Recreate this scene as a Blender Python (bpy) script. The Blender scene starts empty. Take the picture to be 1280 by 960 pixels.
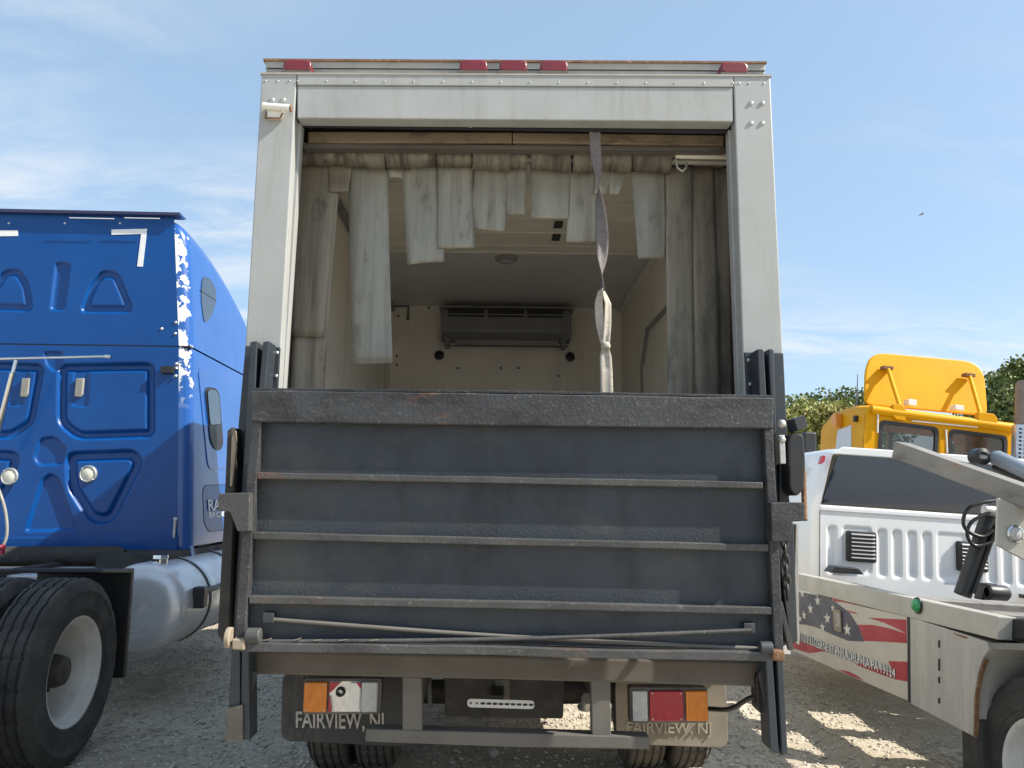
import bpy, bmesh, math, random
import numpy as np
from mathutils import Vector, Matrix
random.seed(7); rng = np.random.default_rng(7)
S = bpy.context.scene
COL = S.collection
# ------------------------------------------------------------------ camera
F = 962.0; CAM = Vector((0, 0, 1.52))
YAW = math.radians(1.2); PITCH = math.radians(8.57); ROLL = 0.006
_f = Vector((math.sin(YAW)*math.cos(PITCH), math.cos(YAW)*math.cos(PITCH), math.sin(PITCH)))
_r0 = Vector((math.cos(YAW), -math.sin(YAW), 0)); _u0 = _r0.cross(_f)
_r = _r0*math.cos(ROLL) + _u0*math.sin(ROLL); _u = _u0*math.cos(ROLL) - _r0*math.sin(ROLL)
cd = bpy.data.cameras.new('camera'); cam = bpy.data.objects.new('camera', cd); COL.objects.link(cam)
cd.sensor_width = 36; cd.lens = F/1280*36; cd.clip_start = 0.05; cd.clip_end = 3000
cam.matrix_world = Matrix(((_r.x, _u.x, -_f.x, CAM.x), (_r.y, _u.y, -_f.y, CAM.y), (_r.z, _u.z, -_f.z, CAM.z), (0, 0, 0, 1)))
S.camera = cam
# ------------------------------------------------------------------ light
SUN = Vector((1.0, -0.24, 0.9)).normalized()
EL = math.asin(SUN.z); AZ = math.atan2(SUN.x, SUN.y)
sd = bpy.data.lights.new('sun', 'SUN'); sd.energy = 4.6; sd.angle = math.radians(0.5); sd.color = (1, .94, .84)
so = bpy.data.objects.new('sun', sd); COL.objects.link(so); so.location = (20, -5, 20)
so.rotation_euler = (-SUN).to_track_quat('-Z', 'Y').to_euler()
W = bpy.data.worlds.new('World'); S.world = W; W.use_nodes = True
nt = W.node_tree; nt.nodes.clear()
out = nt.nodes.new('ShaderNodeOutputWorld'); bg = nt.nodes.new('ShaderNodeBackground'); bg.inputs[1].default_value = 0.15
sky = nt.nodes.new('ShaderNodeTexSky'); sky.sky_type = 'NISHITA'; sky.sun_disc = False
sky.sun_elevation = EL; sky.sun_rotation = AZ; sky.air_density = 1.0; sky.dust_density = 1.2; sky.ozone_density = 1.2
tc = nt.nodes.new('ShaderNodeTexCoord'); sx = nt.nodes.new('ShaderNodeSeparateXYZ'); nt.links.new(tc.outputs['Generated'], sx.inputs[0])
def wmath(op, a, b=None, clamp=False):
    n = nt.nodes.new('ShaderNodeMath'); n.operation = op; n.use_clamp = clamp
    for i, v in enumerate((a, b)):
        if v is None: continue
        if isinstance(v, (int, float)): n.inputs[i].default_value = v
        else: nt.links.new(v, n.inputs[i])
    return n.outputs[0]
# thin high cloud: noise on a flat cloud layer above the yard (direction divided by its height)
zc = wmath('MAXIMUM', sx.outputs[2], 0.0); zc = wmath('ADD', zc, 0.18)
ux = wmath('DIVIDE', sx.outputs[0], zc); uy = wmath('DIVIDE', sx.outputs[1], zc)
cb = nt.nodes.new('ShaderNodeCombineXYZ'); nt.links.new(ux, cb.inputs[0]); nt.links.new(uy, cb.inputs[1])
mp = nt.nodes.new('ShaderNodeMapping'); mp.inputs['Rotation'].default_value = (0, 0, .5); mp.inputs['Scale'].default_value = (.55, 1.5, 1); mp.inputs['Location'].default_value = (5.7, 13.2, 0)
nt.links.new(cb.outputs[0], mp.inputs[0])
def wnoise(scale, detail, rough, dist=0):
    n = nt.nodes.new('ShaderNodeTexNoise'); n.inputs['Scale'].default_value = scale; n.inputs['Detail'].default_value = detail
    n.inputs['Roughness'].default_value = rough; n.inputs['Distortion'].default_value = dist; nt.links.new(mp.outputs[0], n.inputs['Vector']); return n.outputs[0]
def wramp(v, a, b):
    n = nt.nodes.new('ShaderNodeMapRange'); n.interpolation_type = 'SMOOTHSTEP'; n.inputs[1].default_value = a; n.inputs[2].default_value = b; nt.links.new(v, n.inputs[0]); return n.outputs[0]
big = wramp(wnoise(.55, 2, .5), .40, .62); fine = wramp(wnoise(3.6, 9, .62, .5), .34, .72)
cl = wmath('MULTIPLY', wmath('MULTIPLY', big, fine), .85)
mix = nt.nodes.new('ShaderNodeMix'); mix.data_type = 'RGBA'; mix.inputs[7].default_value = (3.4, 3.5, 3.6, 1)
air = nt.nodes.new('ShaderNodeMix'); air.data_type = 'RGBA'; air.inputs[0].default_value = .64; air.inputs[7].default_value = (1.48, 2.14, 2.82, 1); nt.links.new(sky.outputs[0], air.inputs[6])
nt.links.new(cl, mix.inputs[0]); nt.links.new(air.outputs[2], mix.inputs[6])
nt.links.new(mix.outputs[2], bg.inputs[0]); nt.links.new(bg.outputs[0], out.inputs[0])
S.render.engine = 'CYCLES'
S.view_settings.view_transform = 'Standard'; S.view_settings.look = 'None'; S.view_settings.gamma = 1; S.view_settings.exposure = 0.9
S.cycles.max_bounces = 8; S.cycles.diffuse_bounces = 5; S.cycles.transparent_max_bounces = 12
# ------------------------------------------------------------------ helpers
def ray(px, py): return (_f*F + _r*(px-640) + _u*(480-py)).normalized()
class Frame:
    def __init__(s, loc, yaw=0, roll=0):
        s.M = Matrix.Translation(loc) @ Matrix.Rotation(yaw, 4, 'Z') @ Matrix.Rotation(roll, 4, 'Y'); s.I = s.M.inverted()
    def hit(s, px, py, ax, val):
        o = s.I @ CAM; d = s.I.to_3x3() @ ray(px, py); k = (val-o[ax])/d[ax]; return o + d*k
    def y(s, px, py, val=0.): v = s.hit(px, py, 1, val); return (v.x, v.z)
    def x(s, px, py, val=0.): v = s.hit(px, py, 0, val); return (v.y, v.z)
def tag(o, label=None, cat=None, group=None, kind=None):
    for k, v in (('label', label), ('category', cat), ('group', group), ('kind', kind)):
        if v: o[k] = v
    return o
def root(name, fr, label, cat, group=None):
    o = bpy.data.objects.new(name, None); COL.objects.link(o); o.matrix_world = fr.M; o.empty_display_size = .2
    return tag(o, label, cat, group)
class MB:
    def __init__(s): s.v = []; s.f = []
    def add(s, vs, fs): n = len(s.v); s.v += [tuple(v) for v in vs]; s.f += [tuple(i+n for i in f) for f in fs]; return s
    def box(s, x0, x1, y0, y1, z0, z1):
        return s.add([(x0,y0,z0),(x1,y0,z0),(x1,y1,z0),(x0,y1,z0),(x0,y0,z1),(x1,y0,z1),(x1,y1,z1),(x0,y1,z1)],
                     [(0,3,2,1),(4,5,6,7),(0,1,5,4),(1,2,6,5),(2,3,7,6),(3,0,4,7)])
    def prism(s, poly, a, b, axis=1):
        """poly: 2d points in the plane across axis, extruded from a to b along axis"""
        def P(p, t): return {0: (t, p[0], p[1]), 1: (p[0], t, p[1]), 2: (p[0], p[1], t)}[axis]
        n = len(poly); area = sum(poly[i][0]*poly[(i+1) % n][1]-poly[(i+1) % n][0]*poly[i][1] for i in range(n))
        if area < 0: poly = poly[::-1]
        if a > b: a, b = b, a
        vs = [P(p, a) for p in poly] + [P(p, b) for p in poly]
        fs = [tuple(range(n)), tuple(range(2*n-1, n-1, -1))] + [(i, i+n, (i+1) % n+n, (i+1) % n) for i in range(n)]
        if axis != 1: fs = [f[::-1] for f in fs]
        return s.add(vs, fs)
    def tube(s, path, r, n=8, caps=True):
        path = [Vector(p) for p in path]; rs = r if isinstance(r, (list, tuple)) else [r]*len(path); rings = []; up = None
        for i, p in enumerate(path):
            t = (path[min(i+1, len(path)-1)] - path[max(i-1, 0)]).normalized()
            if up is None: up = t.orthogonal().normalized()
            up = (up - t*up.dot(t)).normalized(); w = t.cross(up)
            rings.append([p + (up*math.cos(2*math.pi*k/n) + w*math.sin(2*math.pi*k/n))*rs[i] for k in range(n)])
        vs = [v for q in rings for v in q]; fs = []
        for i in range(len(path)-1):
            for k in range(n): fs.append((i*n+k, i*n+(k+1) % n, (i+1)*n+(k+1) % n, (i+1)*n+k))
        if caps: fs += [tuple(range(n-1, -1, -1)), tuple(range((len(path)-1)*n, len(path)*n))]
        return s.add(vs, fs)
    def lathe(s, prof, c=(0,0,0), n=32, axis=0, rf=None):
        """prof: (position along axis, radius)"""
        m = len(prof); vs = []
        for k in range(n):
            a = 2*math.pi*k/n; ca, sa = math.cos(a), math.sin(a)
            for j, (t, r) in enumerate(prof):
                if rf: r = rf(j, k, r)
                q = {0: (t, r*ca, r*sa), 1: (r*ca, t, r*sa), 2: (r*ca, r*sa, t)}[axis]
                vs.append((c[0]+q[0], c[1]+q[1], c[2]+q[2]))
        fs = [(k*m+j, k*m+j+1, ((k+1) % n)*m+j+1, ((k+1) % n)*m+j) for k in range(n) for j in range(m-1)]
        return s.add(vs, fs)
    def grid(s, P):
        """P: array rows x cols x 3"""
        P = np.asarray(P, float); a, b, _ = P.shape
        i = np.arange(a*b).reshape(a, b)
        fs = np.stack([i[:-1, :-1], i[:-1, 1:], i[1:, 1:], i[1:, :-1]], -1).reshape(-1, 4)
        return s.add(P.reshape(-1, 3).tolist(), fs.tolist())
    def dome(s, c, r, axis, sgn=1, flat=.5, n=12):
        prof = [(sgn*flat*r*math.sin(t), r*math.cos(t)+1e-4) for t in np.linspace(0, math.pi/2, 5)]
        return s.lathe(prof, c, n, axis)
    def bar(s, p0, p1, w, h, up=(0,0,1)):
        p0 = Vector(p0); p1 = Vector(p1); t = (p1-p0).normalized(); sd_ = t.cross(Vector(up)).normalized(); u = sd_.cross(t)
        vs = [p + sd_*a*w/2 + u*b*h/2 for p in (p0, p1) for a, b in ((-1,-1),(1,-1),(1,1),(-1,1))]
        return s.add(vs, [(3,2,1,0),(4,5,6,7),(0,1,5,4),(1,2,6,5),(2,3,7,6),(3,0,4,7)])
    def build(s, name, mat, parent=None, bevel=0, smooth=None, solid=0, seg=2, fix=True):
        me = bpy.data.meshes.new(name); me.from_pydata(s.v, [], s.f)
        if fix:
            bm = bmesh.new(); bm.from_mesh(me); bmesh.ops.recalc_face_normals(bm, faces=bm.faces); bm.to_mesh(me); bm.free()
        me.materials.append(mat); o = bpy.data.objects.new(name, me); COL.objects.link(o); o.parent = parent
        if smooth is not None:
            me.polygons.foreach_set('use_smooth', [True]*len(me.polygons)); me.set_sharp_from_angle(angle=math.radians(smooth))
        if solid:
            m = o.modifiers.new('thickness', 'SOLIDIFY'); m.thickness = solid; m.offset = 0
        if bevel:
            m = o.modifiers.new('edge', 'BEVEL'); m.width = bevel; m.segments = seg; m.limit_method = 'ANGLE'; m.angle_limit = math.radians(35)
        return o
def part(name, mat, parent, *boxes, bevel=.004):
    m = MB()
    for b in boxes: m.box(*b)
    return m.build(name, mat, parent, bevel)
def curve(pts, n=6):
    """Catmull-Rom through the given points"""
    p = [Vector(q) for q in pts]; p = [p[0]*2-p[1]] + p + [p[-1]*2-p[-2]]; o = []
    for i in range(1, len(p)-2):
        for t in np.linspace(0, 1, n, endpoint=False):
            o.append(.5*((2*p[i]) + (p[i+1]-p[i-1])*t + (2*p[i-1]-5*p[i]+4*p[i+1]-p[i+2])*t*t + (3*p[i]-p[i-1]-3*p[i+1]+p[i+2])*t**3))
    return o + [p[-2]]
def rpoly(pts, r, n=5):
    """round the corners of a 2d polygon"""
    o = []; k = len(pts); pts = [Vector(p) for p in pts]
    for i in range(k):
        p = pts[i]; a = pts[i-1]-p; b = pts[(i+1) % k]-p; rr = min(r, a.length*.49, b.length*.49)
        A = p + a.normalized()*rr; B = p + b.normalized()*rr
        for t in np.linspace(0, 1, n): o.append(tuple(A*(1-t)**2 + p*2*t*(1-t) + B*t*t))
    return o
def rrect(x0, x1, z0, z1, r, n=5): return rpoly([(x0, z0), (x1, z0), (x1, z1), (x0, z1)], r, n)
def copy_tree(o, parent=None):
    c = o.copy(); COL.objects.link(c); c.parent = parent
    for ch in list(o.children):
        if ch.name in S.objects: copy_tree(ch, c)
    return c
def text_poly(txt, size, shear=0, bold=0):
    cu = bpy.data.curves.new('lettering', 'FONT'); cu.body = txt; cu.size = size; cu.extrude = .5; cu.offset = bold; cu.shear = shear; cu.resolution_u = 3
    o = bpy.data.objects.new('lettering', cu); COL.objects.link(o); dg = bpy.context.evaluated_depsgraph_get(); dg.update()
    me = o.evaluated_get(dg).to_mesh(); vs = [tuple(v.co) for v in me.vertices]; fs = [tuple(p.vertices) for p in me.polygons]
    o.evaluated_get(dg).to_mesh_clear(); bpy.data.objects.remove(o); bpy.data.curves.remove(cu)
    return vs, fs
def sdf(poly, X, Z):
    """signed distance of points to a polygon, negative inside"""
    d = np.full(X.shape, 1e9); ins = np.zeros(X.shape, bool); n = len(poly)
    for i in range(n):
        ax, az = poly[i]; bx, bz = poly[(i+1) % n]; ex, ez = bx-ax, bz-az; wx, wz = X-ax, Z-az
        t = np.clip((wx*ex+wz*ez)/(ex*ex+ez*ez+1e-12), 0, 1); d = np.minimum(d, (wx-ex*t)**2+(wz-ez*t)**2)
        c = ((az > Z) != (bz > Z)) & (X < (bx-ax)*(Z-az)/(bz-az+1e-12)+ax); ins ^= c
    d = np.sqrt(d); return np.where(ins, -d, d)
def sst(a, b, x): t = np.clip((x-a)/(b-a), 0, 1); return t*t*(3-2*t)
# ------------------------------------------------------------------ materials
def mat(name, c1, c2=None, scale=5, rough=.6, metal=0, bump=0, bscale=80, stretch=(1,1,1), dirt=None, coat=0, spec=.5, rvar=.1, alpha=1, trans=0, island=0, wave=0):
    """dirt: list of (colour, noise scale, lo, hi, stretch, strength)"""
    m = bpy.data.materials.new(name); m.use_nodes = True; n = m.node_tree.nodes; l = m.node_tree.links; b = n['Principled BSDF']
    c2 = c2 or tuple(c*.8 for c in c1); tc = n.new('ShaderNodeTexCoord')
    def noise(sc, st, det=6, ro=.6):
        mp = n.new('ShaderNodeMapping'); mp.inputs['Scale'].default_value = st; l.new(tc.outputs['Object'], mp.inputs[0])
        t = n.new('ShaderNodeTexNoise'); t.inputs['Scale'].default_value = sc; t.inputs['Detail'].default_value = det; t.inputs['Roughness'].default_value = ro
        l.new(mp.outputs[0], t.inputs['Vector']); return t.outputs[0]
    def mr(v, a, c, lo=0, hi=1):
        t = n.new('ShaderNodeMapRange'); t.inputs[1].default_value = a; t.inputs[2].default_value = c; t.inputs[3].default_value = lo; t.inputs[4].default_value = hi; l.new(v, t.inputs[0]); return t.outputs[0]
    def mixc(f, a, c):
        t = n.new('ShaderNodeMix'); t.data_type = 'RGBA'; l.new(f, t.inputs[0])
        for i, q in ((6, a), (7, c)):
            if isinstance(q, tuple): t.inputs[i].default_value = (*q, 1)
            else: l.new(q, t.inputs[i])
        return t.outputs[2]
    base = noise(scale, stretch); fac = mr(base, .3, .7)
    if island:
        g = n.new('ShaderNodeNewGeometry'); fac = g.outputs['Random Per Island']
    col = mixc(fac, c1, c2); rg = mr(base, .3, .7, max(0, rough-rvar), min(1, rough+rvar))
    for d in dirt or []:
        dc, sc, lo, hi, st, k = d; lo -= .02; hi -= .03; msk = mr(noise(sc, st, 8, .68), lo, hi, 0, k); col = mixc(msk, col, dc)
        t = n.new('ShaderNodeMix'); l.new(msk, t.inputs[0]); l.new(rg, t.inputs[2]); t.inputs[3].default_value = .85; rg = t.outputs[0]
    l.new(col, b.inputs['Base Color']); l.new(rg, b.inputs['Roughness'])
    b.inputs['Metallic'].default_value = metal; b.inputs['Coat Weight'].default_value = coat; b.inputs['Coat Roughness'].default_value = .06
    b.inputs['Specular IOR Level'].default_value = spec; b.inputs['Alpha'].default_value = alpha; b.inputs['Transmission Weight'].default_value = trans
    if wave:
        wv = n.new('ShaderNodeTexWave'); wv.inputs['Scale'].default_value = wave; wv.inputs['Distortion'].default_value = 0; l.new(tc.outputs['Object'], wv.inputs['Vector'])
        bp = n.new('ShaderNodeBump'); bp.inputs['Strength'].default_value = .8; bp.inputs['Distance'].default_value = .003; l.new(wv.outputs[1], bp.inputs['Height']); l.new(bp.outputs[0], b.inputs['Normal'])
    if bump:
        bp = n.new('ShaderNodeBump'); bp.inputs['Strength'].default_value = min(1, bump); bp.inputs['Distance'].default_value = .004 if bump <= 1 else .004*bump
        l.new(noise(bscale, (1,1,1), 4, .6), bp.inputs['Height']); l.new(bp.outputs[0], b.inputs['Normal'])
    return m
ST = (1, 1, .12); SH = (.12, 1, 1)
RUST = (.16, .07, .03)
m_body = mat('grey_body_paint', (.385,.395,.385), (.315,.325,.318), 3, .42, bump=.35, bscale=5, dirt=[((.17,.16,.14), 9, .54, .78, ST, .45), ((.12,.11,.1), 3, .6, .75, (1,1,.5), .3), ((.2,.17,.13), 55, .64, .76, (1,1,.3), .6)])
m_edge = mat('galvanised_trim', (.42,.41,.37), (.32,.31,.28), 8, .5, .1, dirt=[((.2,.13,.08), 12, .6, .8, SH, .6)])
m_lift = mat('worn_black_steel', (.042,.046,.053), (.028,.031,.037), 4, .55, bump=.25, bscale=70, dirt=[((.3,.29,.26), 60, .64, .78, (1,1,1), .5), ((.17,.14,.1), 7, .6, .8, (1,1,1), .35)])
m_skin = mat('slate_platform_skin', (.03,.04,.052), (.021,.028,.037), 3, .5, bump=.7, bscale=85, dirt=[((.013,.016,.02), 4, .5, .7, (1,1,.35), .5), ((.13,.11,.085), 2.5, .55, .75, (.6,1,1), .35), ((.2,.19,.17), 50, .67, .78, (1,1,1), .4)])
m_scuff = mat('scuffed_steel_bar', (.046,.048,.052), (.024,.025,.028), 5, .55, bump=.8, bscale=70, dirt=[((.27,.26,.24), 70, .61, .72, (1,1,1), .45), ((.016,.016,.018), 5, .5, .66, (.6,1,1.4), .8), ((.3,.28,.25), 9, .64, .74, (.35,1,1), .4), (RUST, 5, .64, .75, (.6,1,1), .6)])
m_rib = mat('worn_rib_edge', (.075,.075,.074), (.042,.042,.042), 5, .6, bump=.6, bscale=80, dirt=[((.26,.245,.215), 50, .6, .72, (.6,1,1), .45), ((.03,.03,.03), 4, .52, .7, (.6,1,1), .7), (RUST, 3.5, .63, .74, (.5,1,1), .6)])
m_col = mat('slate_blue_column', (.034,.044,.055), (.022,.029,.037), 5, .5, bump=.1, dirt=[((.3,.3,.28), 30, .68, .82, (1,1,.4), .4), (RUST, 8, .68, .8, ST, .6)])
m_colend = mat('dirty_column_end', (.16,.14,.115), (.1,.09,.075), 6, .75, bump=.4, dirt=[((.33,.27,.2), 22, .55, .72, (1,1,1), .6)])
m_rusty = mat('rusted_steel', (.24,.12,.055), (.13,.07,.04), 9, .8, bump=.4, dirt=[((.4,.27,.16), 30, .55, .7, (1,1,1), .6)])
m_tan = mat('bare_dusty_steel', (.36,.3,.22), (.24,.2,.15), 12, .75, bump=.3)
m_chassis = mat('dark_chassis', (.04,.037,.034), (.025,.024,.023), 5, .75, bump=.3, dirt=[((.12,.1,.08), 8, .55, .75, (1,1,1), .5)])
m_beam = mat('dusty_brown_beam', (.115,.1,.082), (.085,.075,.063), 3, .75, bump=.15, dirt=[((.07,.06,.05), 7, .6, .8, SH, .5)])
m_guard = mat('dusty_underride_bar', (.14,.13,.115), (.1,.094,.085), 5, .7, bump=.15)
m_flap = mat('black_rubber_flap', (.035,.036,.038), (.028,.028,.03), 5, .65, bump=.1, dirt=[((.22,.19,.15), 6, .55, .8, (1,1,.5), .35)])
m_letter = mat('worn_flap_lettering', (.5,.48,.43), (.25,.24,.22), 40, .7)
m_tyre = mat('tyre_rubber', (.04,.04,.04), (.028,.028,.029), 8, .8, bump=.3, bscale=60, dirt=[((.14,.125,.105), 5, .5, .75, (1,1,1), .45)])
m_rim = mat('white_steel_rim', (.62,.61,.58), (.5,.49,.46), 6, .5, dirt=[((.3,.24,.17), 12, .62, .8, (1,1,1), .5)])
m_hub = mat('greasy_hub', (.05,.045,.04), None, 12, .6)
m_inwall = mat('cream_interior_panel', (.84,.78,.68), (.74,.69,.6), 2.5, .55, bump=.1, dirt=[((.3,.26,.2), 3, .56, .8, ST, .45), ((.12,.1,.09), 40, .68, .76, (1,1,1), .6)])
m_ceil = mat('cream_ceiling_board', (.82,.75,.63), (.72,.66,.56), 3, .5, bump=.1, dirt=[((.2,.17,.14), 6, .62, .8, (.3,1,1), .4)])
m_ceil2 = mat('smooth_ceiling_panel', (.66,.64,.6), (.58,.56,.53), 2, .4)
m_wood = mat('weathered_timber', (.3,.235,.16), (.17,.135,.1), 7, .75, stretch=SH, bump=.4, bscale=30, dirt=[((.07,.05,.04), 9, .52, .66, (.3,1,1), .85), (RUST, 14, .6, .7, (.5,1,1), .7)])
m_dark = mat('black_void_trim', (.02,.021,.026), None, 5, .7)
m_strip = mat('dirty_vinyl_strip', (.34,.335,.29), (.25,.245,.21), 5, .25, stretch=(3,1,.2), bump=.3, bscale=9, alpha=.9, dirt=[((.11,.1,.08), 4, .46, .68, (2.2,1,.14), .65), ((.07,.06,.05), 14, .57, .72, (1,1,.4), .5)])
m_strip2 = mat('grimy_vinyl_strip', (.31,.275,.21), (.18,.16,.125), 4, .4, stretch=(3,1,.2), bump=.3, bscale=9, alpha=.96, dirt=[((.07,.06,.05), 3, .45, .68, (2.4,1,.14), .75), ((.05,.045,.04), 12, .58, .72, (1,1,.4), .6)])
m_roll = mat('grimy_rolled_vinyl', (.22,.195,.15), (.1,.09,.07), 9, .5, stretch=(2,1,1), dirt=[((.04,.035,.03), 6, .46, .66, (3,.5,.5), .85)])
m_unit = mat('evaporator_casing', (.2,.2,.215), (.16,.16,.175), 4, .4, .1)
m_unitl = mat('evaporator_trim', (.3,.29,.27), None, 6, .5)
m_webd = mat('shaded_webbing', (.19,.17,.17), (.11,.1,.1), 30, .8, stretch=(1,1,4), bump=.4, bscale=150)  # upper strap, its shade kept in the colour
m_webl = mat('sunlit_webbing', (.5,.455,.39), (.34,.31,.265), 26, .85, stretch=(1,1,4), bump=.5, bscale=150, dirt=[((.2,.17,.15), 18, .6, .75, (1,1,1), .5)])  # same strap lower down, sunlight painted in as a paler colour
m_red = mat('red_lens', (.45,.015,.035), (.34,.012,.03), 30, .25, coat=.4, wave=45)
m_redfade = mat('faded_red_lens', (.2,.02,.03), (.13,.014,.02), 20, .4, coat=.2)
m_amber = mat('amber_lens', (.75,.24,.015), (.6,.17,.01), 30, .25, coat=.4, wave=45)
m_clear = mat('clear_lens', (.55,.56,.56), (.42,.43,.43), 30, .2, coat=.5, wave=45)
m_refl = mat('silver_reflector', (.7,.71,.72), (.45,.46,.48), 14, .25, .8)
m_housing = mat('lamp_housing', (.12,.11,.1), None, 10, .6)
m_white = mat('white_plastic', (.78,.77,.73), (.68,.67,.63), 8, .45)
m_bolt = mat('zinc_bolt', (.55,.55,.53), (.4,.4,.38), 20, .4, .6)
m_black = mat('black_plastic', (.02,.02,.022), None, 10, .45)
m_hose = mat('black_hose', (.015,.015,.016), None, 10, .4)
m_chain = mat('black_chain', (.03,.028,.026), None, 20, .6)
m_shelf = mat('stained_shelf', (.14,.13,.115), (.08,.075,.07), 6, .7, stretch=SH, dirt=[((.05,.045,.04), 7, .5, .7, SH, .7)])
m_flapd = mat('dust_caked_flap', (.27,.235,.18), (.19,.165,.13), 5, .85, bump=.2, dirt=[((.07,.065,.06), 6, .58, .75, (1,1,.5), .6)])
m_tanlet = mat('dusty_lettering', (.36,.315,.24), (.26,.23,.18), 30, .8)
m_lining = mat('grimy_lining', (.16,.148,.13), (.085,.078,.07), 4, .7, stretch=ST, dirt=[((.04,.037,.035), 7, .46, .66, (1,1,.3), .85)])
m_tyred = mat('dusty_tyre', (.1,.09,.075), (.07,.063,.053), 6, .9, bump=.3)
m_strip3 = mat('blackened_vinyl_strip', (.3,.265,.2), (.15,.135,.105), 4, .4, stretch=(3,1,.2), bump=.3, bscale=9, dirt=[((.07,.062,.052), 3, .42, .66, (2.4,1,.16), .65), ((.03,.028,.026), 6, .52, .68, (1.4,1,.45), .5)])
# ================================================================== ground
def gh(x, y):
    x = np.asarray(x, float); y = np.asarray(y, float)
    s = -.13*np.clip(x-1.35, 0, .9) - .06*np.clip(x-2.25, 0, 2.55) - .12*np.clip(x-4.8, 0, 3.0)
    n = .012*np.sin(1.7*x+.6*y)+.010*np.sin(2.3*y-1.1*x+1)+.006*np.sin(5.1*x+3.7*y)
    near = np.exp(-((np.abs(y-6)/14)**2))
    return s + n*near
def axis_pts(a, b, da, far): 
    p = list(np.arange(a, b+1e-6, da)); k = da
    while p[-1] < far: k *= 1.35; p.append(p[-1]+k)
    k = da
    while p[0] > -far: k *= 1.35; p.insert(0, p[0]-k)
    return np.array(p)
gx = axis_pts(-5, 5, .06, 900); gy = axis_pts(2, 11, .06, 900)
X, Y = np.meshgrid(gx, gy); Z = gh(X, Y)
inn = (np.abs(X) < 6) & (Y > 1) & (Y < 12); Z = Z + inn*rng.normal(0, .0045, X.shape)
m_ground = mat('gravel_ground', (.66,.59,.48), (.5,.455,.37), 1.3, .95, bump=3, bscale=45, spec=.2, dirt=[((.27,.245,.2), 22, .5, .64, (1,1,1), .8), ((.5,.475,.42), 60, .62, .74, (1,1,1), .7), ((.33,.275,.2), .6, .42, .62, (1,1,1), .75)])
g = MB().grid(np.stack([X, Y, Z], -1)).build('ground', m_ground, smooth=180, fix=False); tag(g, 'grey crushed gravel yard under the parked trucks', 'ground', kind='structure')
# loose stones: thousands of pebbles lying on the gravel, one object
m_stone = mat('gravel_stone', (.62,.57,.48), (.3,.28,.24), 1, .9, island=1, spec=.3)
def pebbles(n, region, smin, smax, name, label):
    t = (1+5**.5)/2
    b = np.array([(-1,t,0),(1,t,0),(-1,-t,0),(1,-t,0),(0,-1,t),(0,1,t),(0,-1,-t),(0,1,-t),(t,0,-1),(t,0,1),(-t,0,-1),(-t,0,1)], float)/1.9
    fc = np.array([(0,11,5),(0,5,1),(0,1,7),(0,7,10),(0,10,11),(1,5,9),(5,11,4),(11,10,2),(10,7,6),(7,1,8),(3,9,4),(3,4,2),(3,2,6),(3,6,8),(3,8,9),(4,9,5),(2,4,11),(6,2,10),(8,6,7),(9,8,1)])
    x = rng.uniform(region[0], region[1], n); y = region[2] + (region[3]-region[2])*rng.uniform(0, 1, n)**1.6
    s = smin + (smax-smin)*rng.uniform(0, 1, n)**4
    V = b[None]*(1+rng.normal(0, .2, (n, 12, 1))); a = rng.uniform(0, 6.28, n); ca, sa = np.cos(a)[:, None], np.sin(a)[:, None]
    V = V*np.stack([rng.uniform(.7, 1.3, n), rng.uniform(.6, 1, n), rng.uniform(.35, .7, n)], -1)[:, None]*s[:, None, None]/2
    vx = V[..., 0]*ca - V[..., 1]*sa + x[:, None]; vy = V[..., 0]*sa + V[..., 1]*ca + y[:, None]; vz = V[..., 2] + gh(x, y)[:, None] + (s*.12)[:, None]
    P = np.stack([vx, vy, vz], -1).reshape(-1, 3); Fc = (fc[None] + (np.arange(n)*12)[:, None, None]).reshape(-1, 3)
    me = bpy.data.meshes.new(name); me.vertices.add(len(P)); me.vertices.foreach_set('co', P.ravel())
    me.loops.add(Fc.size); me.loops.foreach_set('vertex_index', Fc.ravel().astype(np.int32)); me.polygons.add(len(Fc))
    me.polygons.foreach_set('loop_start', np.arange(0, Fc.size, 3, dtype=np.int32)); me.update(calc_edges=True); me.validate()
    me.materials.append(m_stone); o = bpy.data.objects.new(name, me); COL.objects.link(o); return tag(o, label, 'gravel', kind='stuff')
pebbles(60000, (-3.6, 3.2, 3.7, 9.5), .007, .034, 'gravel', 'loose grey stones scattered over the yard')


pos = CAM + ray(617, 944)*(CAM.z/-ray(617, 944).z)
st_b = MB().lathe([(-.02, .001), (-.014, .026), (0, .034), (.016, .027), (.026, .012), (.03, .001)], (0, 0, .018), 9, 2, lambda j, k, r: r*(1+.18*math.sin(k*2.1+j)))
st_o = st_b.build('stone', m_stone); st_o.location = (pos.x, pos.y, float(gh(pos.x, pos.y))); tag(st_o, 'pale loose stone lying below the bumper bar', 'stone')
# ================================================================== box truck
TF = Frame((.09, 3.45, 0)); T = root('box_truck', TF, 'grey box truck seen from behind, open body above a folded black tail lift', 'truck')
def tp(pts, y): return [TF.y(px, py, y) for px, py in pts]
def tz(px, py, y): return TF.y(px, py, y)[1]
def tx(px, py, y): return TF.y(px, py, y)[0]
XL = -1.2; XR = 1.21
FLOOR = 1.02; ZT = tz(640, 92, 0); ZH = tz(640, 149, 0); CEIL = ZH - .015; LEN = 3.5
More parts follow.
